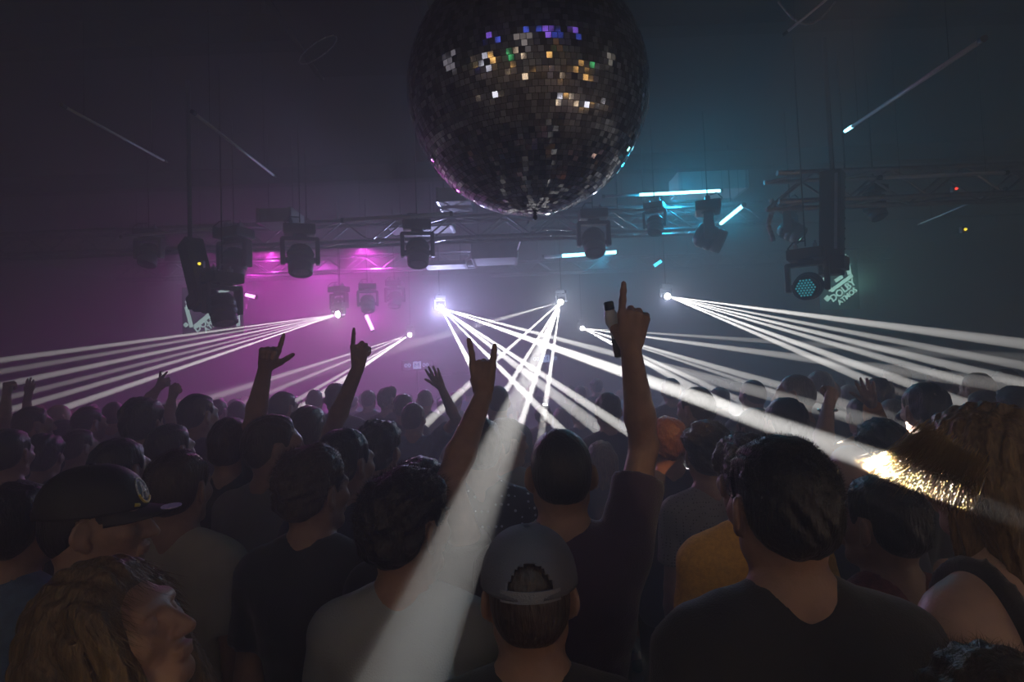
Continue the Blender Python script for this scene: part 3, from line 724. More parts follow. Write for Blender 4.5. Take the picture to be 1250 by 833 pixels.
# blinking indicator lamps
def led_dot(px, py, D, m, label):
    root = thing('hanging_indicator_light', P(px, py, D), label, 'indicator light')
    a = MB(); a.lathe([(.010, -.012), (.014, -.006), (.012, .004), (.004, .012)], 10, Matrix.Rotation(PI/2, 4, 'X')); a.build('lamp', M[m], root, True)
    b = MB(); b.rbox((0, .03, 0), (.03, .02, .03), .005); b.build('housing', M['black'], root)
led_dot(1168, 230, 5.6, 'led_red', 'tiny red indicator lamp under the truss at the right edge')
led_dot(1179, 280, 5.6, 'led_yellow', 'tiny yellow indicator lamp below the red one at the right edge')
led_dot(243, 322, 5.1, 'led_yellow', 'tiny yellow indicator lamp on the left tilted column')
led_dot(788, 127, 4.3, 'led_blue', 'tiny blue dot of light at the right rim of the mirror ball')
# ------------------------------------------------------------------ signs
def text_mesh(body, size, T):
    cu = bpy.data.curves.new('t', 'FONT'); cu.body = body; cu.size = size; cu.extrude = .004; cu.offset = size*.022; cu.align_x = 'CENTER'
    o = bpy.data.objects.new('t', cu); C.objects.link(o); dg = bpy.context.evaluated_depsgraph_get()
    me = bpy.data.meshes.new_from_object(o.evaluated_get(dg)); me.transform(T); bpy.data.objects.remove(o); return me
def sound_sign(cx, cy, D, ang, marks, rows, dots, label, panel):
    """pixel offsets around (cx, cy) turned into a flat board facing the floor of the club"""
    c = P(cx, cy, D); root = thing('lit_sign', c, label, 'sign', 'lit surround sound signs'); k = D/F
    R3 = Matrix((RT, UP, -FW)).transposed(); 
    R3 = Matrix((Vector((1, 0, 0)), Vector((0, 0, 1)), Vector((0, -1, 0)))).transposed()
    def q(x, y, z=0): return R3 @ Vector(((x-cx)*k, -(y-cy)*k, z))
    (x0, y0, x1, y1) = panel; b = MB(); b.box(q((x0+x1)/2, (y0+y1)/2, -.02), ((x1-x0)*k/2, .012, (y1-y0)*k/2)); b.build('board', M['sign_panel'], root)
    for (pts, w) in marks:
        m = MB()
        for (a, bb) in zip(pts, pts[1:]):
            A, B_ = Vector(a), Vector(bb); d = (B_-A).normalized(); n = Vector((-d.y, d.x))*w/2; A2 = A-d*w*.0; B2 = B_+d*w*.0
            v = [A2+n, A2-n, B2-n, B2+n]
            vs = [q(p.x, p.y, z) for z in (0, .02) for p in v]
            m.add(vs, [(0, 1, 2, 3), (7, 6, 5, 4), (0, 4, 5, 1), (1, 5, 6, 2), (2, 6, 7, 3), (3, 7, 4, 0)])
        m.build('logo_bar', M['sign_light'], root)
    for (x, y, s) in dots:
        m = MB(); m.add([q(x+dx*s, y+dy*s, z) for z in (0, .02) for dx, dy in ((0, -1), (1, 0), (0, 1), (-1, 0))], [(3, 2, 1, 0), (4, 5, 6, 7), (0, 1, 5, 4), (1, 2, 6, 5), (2, 3, 7, 6), (3, 0, 4, 7)]); m.build('diamond', M['sign_light'], root)
    for (t, x, y, s) in rows:
        T = Matrix.Translation(q(x, y, .012)) @ R3.to_4x4() @ Matrix.Rotation(ang, 4, 'Z')
        link('lettering', text_mesh(t, s*k, T), M['sign_light'], root)
sound_sign(1025, 342, 8.5, math.radians(36), [(((1028, 313), (1034, 313), (1037, 336)), 4.5), (((1040, 337), (1013, 355), (1006, 338)), 4.0), (((1019, 343), (1028, 338)), 4.0)],
           [('DOLBY', 1029.5, 358, 11.5), ('ATMOS', 1034, 364.5, 8.5)], [(1008, 364, 4.0)], 'pale green lit sign with slanted DOLBY ATMOS lettering behind the right column', (1000, 306, 1048, 378))
sound_sign(252, 380, 8.5, math.radians(36), [(((235, 371), (228, 374), (234, 399)), 4.0), (((238, 399), (262, 380)), 5.0), (((268, 358), (290, 352), (291, 400)), 4.0)],
           [('DOLBY', 254, 396, 10.5), ('ATMOS', 263, 398, 8.5)], [(229, 368, 2.5), (227, 396, 3.0)], 'lit sign with slanted DOLBY ATMOS lettering half hidden by the left lamp', (222, 350, 296, 408))
# little display on the desk front, twice
def desk_display(px, py, D, label):
    root = thing('desk_display', P(px, py, D), label, 'display', 'small logo displays on the far stage'); k = D/F
    b = MB(); b.rbox((0, .05, 0), (19*k, .04, 6.5*k), .02); b.build('panel', M['black'], root)
    # boxed letter: bright square with a dark M
    m = MB(); m.box((0, -.0, 0), (4.6*k, .012, 4.2*k)); m.build('logo_square', M['sign_blue'], root)
    m = MB(); w = .9*k
    for a, c2 in (((-2.6, -2.6), (-2.6, 2.6)), ((-2.6, 2.6), (0, -.6)), ((0, -.6), (2.6, 2.6)), ((2.6, 2.6), (2.6, -2.6))): m.tube((a[0]*k, -.016, a[1]*k), (c2[0]*k, -.016, c2[1]*k), w*.6, 6)
    m.build('letter', M['black'], root)
    m = MB()
    for x in (-13.5, -9.5, 8.5, 12.5):
        for i in range(8):
            a0, a1 = 2*PI*i/8, 2*PI*(i+1)/8; m.tube(((x+1.5*math.cos(a0))*k, .0, 1.9*k*math.sin(a0)), ((x+1.5*math.cos(a1))*k, .0, 1.9*k*math.sin(a1)), .4*k, 5)
    m.build('side_letters', M['sign_blue'], root)
    p = MB(); p.tube((0, .06, -6*k), (0, .06, .8-P(px, py, D).z), .03); p.build('post', M['black'], root)
desk_display(666, 438, 14.0, 'small blue-white display with a boxed letter, centre of the far stage')
desk_display(509, 446, 14.0, 'small blue-white display behind the open raised hand, left of centre')
# DJ desk on the stage
dj = thing('dj_desk', (-.3, 15.2, .8), 'dark low desk on the far stage behind the haze', 'desk')
m_ = MB(); m_.rbox((0, 0, .45), (1.6, .35, .45), .03); m_.build('desk_front', M['black'], dj)
for x in (-1.1, -.4, .4, 1.1):
    d_ = MB(); d_.rbox((x, 0, .93), (.2, .2, .03), .01); d_.lathe([(.13, .96), (.13, .975), (.01, .98)], 24, Matrix.Translation((x, 0, 0))); d_.build('deck', M['blackgloss'], dj)
# ------------------------------------------------------------------ unseen bulbs added behind the camera for the mirror ball to reflect
rn = random.Random(12)
def added_bulbs(a, b, n, sag, r, cols, st, label):
    a = Vector(a); b = Vector(b); root = thing('added_bulbs', a, label, 'added bulbs', 'unseen bulbs added for the mirror ball sparkle')
    pts = [(b-a)*t + Vector((0, rn.uniform(-.15, .15), -sag*math.sin(PI*t))) for t in [i/(n+1) for i in range(n+2)]]
    w = MB()
    for p, q in zip(pts, pts[1:]): w.tube(p, q, .006, 6)
    w.build('cable', M['black'], root)
    for k, col in enumerate(cols):
        m = mat('bulb_glow', col, .4, emit=col, estr=st*.2); m.cycles.emission_sampling = 'NONE'; g = MB(); s = MB()
        for i, p in enumerate(pts[1:-1]):
            if i % len(cols) != k: continue
            rr = r*rn.uniform(.6, 1.2); drop = rn.uniform(.1, .5); c0 = p-Vector((0, 0, drop))
            s.tube(p, c0+Vector((0, 0, rr)), .005, 5); s.lathe([(.02, rr*.8), (.03, rr), (.03, rr+.05)], 10, Matrix.Translation(c0))
            g.lathe([(rr*.2, -rr), (rr*.7, -rr*.7), (rr, 0), (rr*.7, rr*.7), (rr*.25, rr)], 12, Matrix.Translation(c0))
        tag(g.build('bulbs', m, root, True), kind='stuff'); tag(s.build('sockets', M['black'], root), kind='stuff')
W_, A_, K_, B_, V_, G_ = (.9, .9, 1), (1, .55, .16), (1, .76, .5), (.10, .16, 1), (.35, .15, 1), (.1, .8, .25)
added_bulbs((-2.2, -.3, 4.5), (3.0, -.5, 4.5), 13, .1, .10, (B_, V_, B_), 5, 'added unseen blue and violet bulbs nearest the ceiling')
added_bulbs((-5, -1.0, 4.1), (6.5, -1.2, 3.9), 16, .5, .10, (A_, G_, K_, W_), 12, 'added unseen bulbs in mixed warm, white and green')
added_bulbs((-5, -1.9, 3.9), (7, -1.7, 3.6), 20, .8, .10, (A_, K_, A_, W_), 14, 'added unseen warm bulbs in a deep swag')
added_bulbs((-5, -2.8, 3.5), (7.5, -2.5, 3.1), 24, .8, .11, (K_, A_, B_, W_, A_), 14, 'added unseen warm bulbs with a few blue ones')
added_bulbs((-4, -3.6, 2.8), (7.5, -3.3, 2.5), 26, .7, .11, (A_, K_, A_), 16, 'added unseen amber bulbs low at the rear')
added_bulbs((1.6, -1.6, 2.1), (6.5, 1.6, 2.0), 14, .5, .09, (A_, K_, W_), 16, 'added unseen low amber bulbs at the rear right')
added_bulbs((1.3, -1.4, 1.5), (6.5, .8, 1.5), 20, .3, .09, (A_, K_, W_), 18, 'added unseen lowest amber bulbs at the rear right')
added_bulbs((1.0, -2.6, 1.3), (5.5, -1.2, 1.3), 18, .2, .09, (K_, A_, B_), 18, 'added unseen lowest warm bulbs close behind')
added_bulbs((-5.0, -1.8, 1.5), (-1.2, -2.2, 1.5), 10, .2, .08, (W_, K_, A_), 12, 'added unseen short low run of bulbs at the rear left')
# ------------------------------------------------------------------ the crowd
placed = []
def pick(cx, yt, D, lo=.84, hi=1.22):
    best = None
    for s in sorted(np.linspace(lo, hi, 39), key=lambda q: abs(q-1)):
        p = P(cx, yt, D*s); z = p.z; pen = 2*max(0, z-1.93, 1.35-z)
        dm = min([math.hypot((p.x-a)/.46, (p.y-b)/.29) for a, b in placed] or [9]); sc_ = max(0, 1-dm)*3+abs(s-1)*.6+pen
        if best is None or sc_ < best[0]: best = (sc_, D*s)
    return best[1]
# ------------------------------------------------------------------ the crowd
UP_ = (0, 0, 1)
def sub(name, m, parent, mesh): return link(name, mesh, m, parent, True)
# -- nearest people, each built on its own -----------------------------------
# tall man right of centre
man, fg = make_person(946, 523, .99, 'tall man with cropped dark hair seen from behind, large at right of centre, black top', style='short', strands=9000, hair='hair_black', shirt_m='cloth_black', res=.0042, seed=1, wide=1.0, hyaw=.10, fit=False)
# man to his right, turned
make_person(1070, 574, 1.34, 'man in dark red top at lower right, beside the tall cropped-haired man, ear showing', style='short', strands=5000, hair='hair_black', shirt_m='cloth_red', res=.005, seed=2, hyaw=.35, yaw=.15, wide=.95)
# woman with blond bob at the right edge
woman, fw_ = make_person(1196, 486, 1.03, 'woman with chin-length blond hair lit gold along its ends, right edge', style='bob', strands=9000, hair='hair_blond', shirt_m='cloth_black', res=.0045, seed=3, tilt=-.22, yaw=.25, hyaw=.1, shirt='tank', sleeve='none', skin='skin_fair', wide=.84, fit=False)
st = MB()
for q in (-1, 1):
    pts = [fw_.B(q*.095, .06, 1.36), fw_.B(q*.09, .012, 1.435), fw_.B(q*.088, -.05, 1.455), fw_.B(q*.082, -.115, 1.40), fw_.B(q*.075, -.145, 1.30)]
    sm = MB()
    for a, b in zip(pts, pts[1:]): sm.tube(a, b, .0065, 6)
    sm.build('shoulder_strap', M['black'], woman, True)
rs = np.random.RandomState(4); he = MB(); o0 = woman.location
for i in range(1700):
    t = rs.uniform(0, 1)**.9; u = rs.normal(0, 1)
    bd = lambda x: 1/(.111+(x-538)/642*1.052)+rs.uniform(-.022, .022)
    xx = 1128+72*t+rs.normal(0, 5); r0 = P(xx, 520+48*t+rs.normal(0, 5), .915)
    xx = 1080+112*t+rs.normal(0, 4); r1 = P(xx, 555+44*t+rs.normal(0, 5), bd(xx))
    xx = 1046+140*t+rs.normal(0, 6); r2 = P(xx, 572+52*t+rs.normal(0, 8), bd(xx))
    sd = Vector(rs.normal(size=3)).normalized()*.00045
    he.add([r0-sd-o0, r0+sd-o0, r1+sd-o0, r1-sd-o0, r2-o0], [(0, 1, 2, 3), (3, 2, 4)])
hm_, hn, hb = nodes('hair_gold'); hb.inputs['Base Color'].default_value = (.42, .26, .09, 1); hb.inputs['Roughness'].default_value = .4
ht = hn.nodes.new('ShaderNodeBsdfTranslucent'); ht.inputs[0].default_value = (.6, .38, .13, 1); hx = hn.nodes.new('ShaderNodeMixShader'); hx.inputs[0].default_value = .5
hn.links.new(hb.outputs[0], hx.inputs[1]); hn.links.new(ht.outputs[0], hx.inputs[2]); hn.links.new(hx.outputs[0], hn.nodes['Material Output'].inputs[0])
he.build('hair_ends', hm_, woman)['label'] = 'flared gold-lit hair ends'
# centre man with the pointing hand
center, fc = make_person(682, 518, 1.44, 'man with cropped hair in centre, right arm straight up, finger pointing at the mirror ball', style='buzz', strands=6000, hair='hair_black', shirt_m='cloth_plum', res=.005, seed=4,
    arms_px={1: ((786, 545, 1.50), (770, 426, 1.44), (776, 357, 1.42), (-1, .25, 0), 'grip')}, skin='skin', fit=False)
bt = thing('slim_bottle', P(755, 437, 1.47), 'slim bottle with black cap gripped in the tall raised pointing hand', 'bottle')
ax = P(743, 371, 1.47)-P(755, 437, 1.47); L_ = ax.length; T_ = ax.to_track_quat('Z', 'Y').to_matrix().to_4x4()
m_ = MB(); m_.lathe([(.006, 0), (.0085, .004), (.009, L_*.5), (.012, L_*.58), (.0165, L_*.64), (.0175, L_*.78), (.014, L_*.86), (.009, L_*.9)], 20, T_); m_.build('bottle_body', M['clear'], bt, True)
m_ = MB(); m_.lathe([(.012, L_*.88), (.013, L_*.9), (.013, L_*1.02), (.010, L_*1.04)], 20, T_); m_.build('bottle_cap', M['blackgloss'], bt, True)
m_ = MB(); m_.lathe([(.0095, L_*.02), (.0098, L_*.03), (.0098, L_*.34), (.0095, L_*.35)], 18, T_); m_.build('grip_sleeve', M['black'], bt, True)
# man in the backwards cap
capm, fcap = make_person(643, 636, 1.0, 'man in a grey baseball cap, strap opening to the camera, lowest head in centre foreground', style='under_cap', hair='hair_brown', shirt_m='cloth_black', res=.0045, seed=5, pitch=-.04, fit=False)
capcloth = mat('cap_grey', (.11, .11, .14), .85, bump=.3, bscale=350); capdark = mat('cap_charcoal', (.2, .2, .22), .8, bump=.3, bscale=350)
cap = bpy.data.objects.new('baseball_cap', None); C.objects.link(cap); cap.parent = capm; cap_parts(fcap, cap, capcloth, capdark)
# man in the light tee lower left of centre
mD, fD = make_person(497, 564, 1.30, 'man in pale blue-white tee with thick dark hair, lower left of centre, turned right', style='wavy', strands=7000, hair='hair_black', shirt_m='cloth_white', res=.0045, seed=6, hyaw=-.55, yaw=-.12)
# wavy haired man
make_person(384, 538, 1.60, 'man with tousled wavy dark hair and dark tee, left of centre, ear showing at right', style='wavy', strands=7000, hair='hair_brown', shirt_m='cloth_black', res=.005, seed=7, hyaw=-.5, yaw=-.1)
make_person(422, 519, 1.85, 'man whose bare neck shows just behind the tousled-haired man, facing right', style='short', strands=2500, hair='hair_black', shirt_m='cloth_navy', res=.006, seed=8, hyaw=-.55)
make_person(463, 509, 2.35, 'man with thick dark hair rimmed orange at right, left of the horns-sign arm', style='wavy', strands=3000, hair='hair_black', shirt_m='cloth_black', res=.006, seed=9, hyaw=-.25)
make_person(336, 502, 1.80, 'man in pale shirt turned right with light on his cheek, at left', style='short', strands=3500, hair='hair_brown', shirt_m='cloth_grey', res=.0055, seed=10, hyaw=-.85, yaw=-.2)
make_person(283, 506, 2.3, 'man at left with right arm raised and finger pointing up before the purple haze', style='short', hair='hair_brown', shirt_m='cloth_black', res=.007, seed=11,
    arms_px={1: ((309, 520, 2.27), (324, 449, 2.2), (336, 407, 2.14), (1, .3, .2), 'point_thumb')})
make_person(376, 492, 2.75, 'man whose raised right forearm glows olive, finger up, under the small pink-lit lamps', style='short', hair='hair_brown', shirt_m='cloth_black', res=.007, seed=12,
    arms_px={1: ((404, 528, 2.52), (437, 449, 2.38), (440, 402, 2.33), (-1, .3, 0), 'point')})
make_person(515, 552, 1.52, 'person with hair in a small bun making the horns sign with the right hand', style='bun', strands=2500, hair='hair_brown', shirt_m='cloth_black', res=.006, seed=14, hyaw=-.2, sleeve='cap', wide=.85,
    arms_px={1: ((548, 592, 1.42), (590, 482, 1.58), (588, 412, 1.60), (-1, .3, 0), 'horns')})
make_person(612, 588, 1.58, 'person in dark shirt with small white dots behind the backwards grey cap', style='short', hair='hair_black', shirt_m='cloth_dots', res=.007, seed=15, hyaw=.1, wide=.9) if False else None
make_person(586, 506, 2.15, 'bare-necked person half hidden behind the horns-sign arm, hair dark, dotted dark shirt', style='short', hair='hair_brown', shirt_m='cloth_dots', res=.006, seed=15, strands=2000)
make_person(618, 507, 2.65, 'man in pale grey tee turned right, standing in the yellow-white beam at centre', style='short', hair='hair_brown', shirt_m='cloth_white', skin='skin_fair', res=.006, seed=16, strands=1500, hyaw=-.75, yaw=-.3)
make_person(733, 535, 3.2, 'woman with straight blond hair between the pointing man and his raised arm', style='long', hair='hair_blond', shirt_m='cloth_black', res=.007, seed=17, strands=2500, wide=.82)
mA, fA = make_person(813, 505, 2.45, 'man with short brown hair and orange-lit neck, dark tee, right of the tall raised arm', style='short', hair='hair_auburn', shirt_m='cloth_navy', res=.005, seed=18, strands=4000)
make_person(860, 510, 2.35, 'dark-haired woman in a fine black mesh top right of the orange-lit neck', style='wavy', hair='hair_black', shirt_m='cloth_mesh', res=.0055, seed=19, strands=3000, wide=.84)
mB, fB = make_person(908, 524, 1.55, 'man in mustard tee mostly hidden behind the tall cropped-haired man', style='curly', hair='hair_brown', shirt_m='cloth_mustard', res=.006, seed=20, strands=3500, hyaw=.1)
make_person(1072, 508, 2.2, 'dark round head below the orange sleeve at right', style='wavy', hair='hair_black', shirt_m='cloth_black', res=.006, seed=21, strands=2500, wide=.86)
make_person(1036, 541, 1.95, 'bald grey-lit head at right, right fist raised with a bracelet', style='bald', hair='hair_black', shirt_m='cloth_navy', res=.0055, seed=22, skin='skin_fair', pitch=-.25,
    arms_px={-1: ((1003, 553, 2.12), (1011, 497, 2.30), (1021, 466, 2.34), (.8, .5, 0), 'fist')}, fit=False)
br = MB()
for i in range(18):
    t0, t1 = 2*PI*i/18, 2*PI*(i+1)/18; br.tube(Vector((.033*math.cos(t0), .033*math.sin(t0), 0)), Vector((.033*math.cos(t1), .033*math.sin(t1), 0)), .005, 6)
o = br.build('bracelet', M['chrome'], None, True); o.location = P(1010.5, 501, 2.29); tag(o, 'metal bracelet on the wrist of the raised fist at right', 'bracelet')
make_person(1050, 482, 3.3, 'person in orange long sleeve with open hand raised at right', style='short', hair='hair_black', shirt_m='cloth_orange', res=.007, seed=23, sleeve='long',
    arms_px={1: ((1072, 530, 3.05), (1064, 494, 2.95), (1054, 462, 2.9), (-1, .3, .2), 'open')})
make_person(505, 490, 4.0, 'man in blue denim shirt at left of centre, open right hand raised before the displays', style='short', hair='hair_black', shirt_m='cloth_denim', res=.007, seed=24, strands=1200, hyaw=-.3,
    arms_px={1: ((557, 513, 3.75), (539, 474, 3.62), (524, 446, 3.55), (-1, .3, -.4), 'open')})
# left foreground: black cap man facing right
capl, fl = make_person(120, 563, 1.25, 'man in a black flat-brim cap with round emblem, facing right, lower left', style='under_cap', hair='hair_black', shirt_m='cloth_black', res=.0045, seed=25, yaw=-.8, hyaw=-.45, skin='skin')
capb = mat('cap_black', (.02, .02, .023), .6, bump=.2, bscale=300)
cap2 = bpy.data.objects.new('snapback_cap', None); C.objects.link(cap2); cap2.parent = capl; cap_parts(fl, cap2, capb, capb)
def emblem(fig, par):
    # oval ring patch with a letter-like bar pattern, on the front panel of the cap
    ew = mat('emblem_white', (.75, .78, .72), .5); ey = mat('emblem_yellow', (.8, .62, .08), .5); ev = mat('sticker_violet', (.62, .55, 1.0), .35, vary=.35, vscale=120)
    def on(a, z, o=.004):
        t = (z-.030)/.098; cr = math.cos(math.asin(min(.99, max(0, t))))**.8
        return Vector(fig.H((.088*cr+o)*math.cos(a), -.012+(.106*cr+o)*math.sin(a), z))
    ca, cz = PI*.5-.10, .066
    ring = MB(); n = 28
    for i in range(n):
        t0, t1 = 2*PI*i/n, 2*PI*(i+1)/n
        ring.tube(on(ca+.27*math.cos(t0), cz+.027*math.sin(t0)), on(ca+.27*math.cos(t1), cz+.027*math.sin(t1)), .0022, 6)
    ring.build('emblem_ring', ew, par, True)
    low = MB()
    for i in range(15, 25):
        t0, t1 = 2*PI*i/n, 2*PI*(i+1)/n
        low.tube(on(ca+.275*math.cos(t0), cz+.0275*math.sin(t0), .0055), on(ca+.275*math.cos(t1), cz+.0275*math.sin(t1), .0055), .0028, 6)
    low.build('emblem_rim', ey, par, True)
    for pts in ([(-.14, -.016), (0, .019), (.14, -.016)], [(-.09, -.002), (.09, -.002)], [(.02, -.018), (.16, .008)]):
        b = MB()
        for (a, z), (a2, z2) in zip(pts, pts[1:]): b.tube(on(ca+a, cz+z), on(ca+a2, cz+z2), .0022, 6)
        b.build('emblem_letter', ew, par, True)
    b = MB(); b.tube(on(ca-.30, cz-.028), on(ca-.42, cz-.026), .004, 8); b.build('emblem_tail', ey, par, True)
    v = MB(); R = Matrix(fig.R.tolist()); c = Vector(fig.H(.034, .152, .028)); n = 24
    vs = [c+R @ Vector((.030*math.cos(2*PI*i/n), .020*math.sin(2*PI*i/n), z)) for z in (-.0005, .0012) for i in range(n)]
    v.add(vs, [tuple(range(n, 2*n)), tuple(range(n-1, -1, -1))]+[(i, (i+1) % n, n+(i+1) % n, n+i) for i in range(n)]); v.build('round_sticker', ev, par)
emblem(fl, cap2)
# bottom-left profile
mC, fC = make_person(140, 668, .86, 'person in profile facing right at bottom left, long streaked hair lit amber', style='long', strands=9000, hair='hair_streak', shirt_m='cloth_black', res=.0042, seed=26, yaw=-.9, hyaw=-.6, wide=.84, pitch=.38, curtain=True)
make_person(219, 544, 1.62, 'man in khaki-grey tee with cropped hair, behind the black cap at lower left', style='short', strands=4000, hair='hair_brown', shirt_m='cloth_khaki', res=.005, seed=27, hyaw=-.1)
make_person(209, 514, 2.5, 'dark head with pink rim at left, purple-lit shirt beside it', style='short', hair='hair_black', shirt_m='cloth_plum', res=.007, seed=28, hyaw=-.4)
make_person(148, 531, 2.05, 'dark round head with pink rim directly above the black flat-brim cap', style='short', hair='hair_black', shirt_m='cloth_black', res=.007, seed=29, hyaw=-.3)
make_person(1205, 779, .80, 'barely lit head at the bottom right corner', style='wavy', strands=2000, hair='hair_brown', shirt_m='cloth_black', res=.006, seed=30, wide=.8)
make_person(22, 583, 1.45, 'dim figure in blue top at the left edge', style='short', strands=1500, hair='hair_black', shirt_m='cloth_denim', res=.006, seed=31, wide=.9)
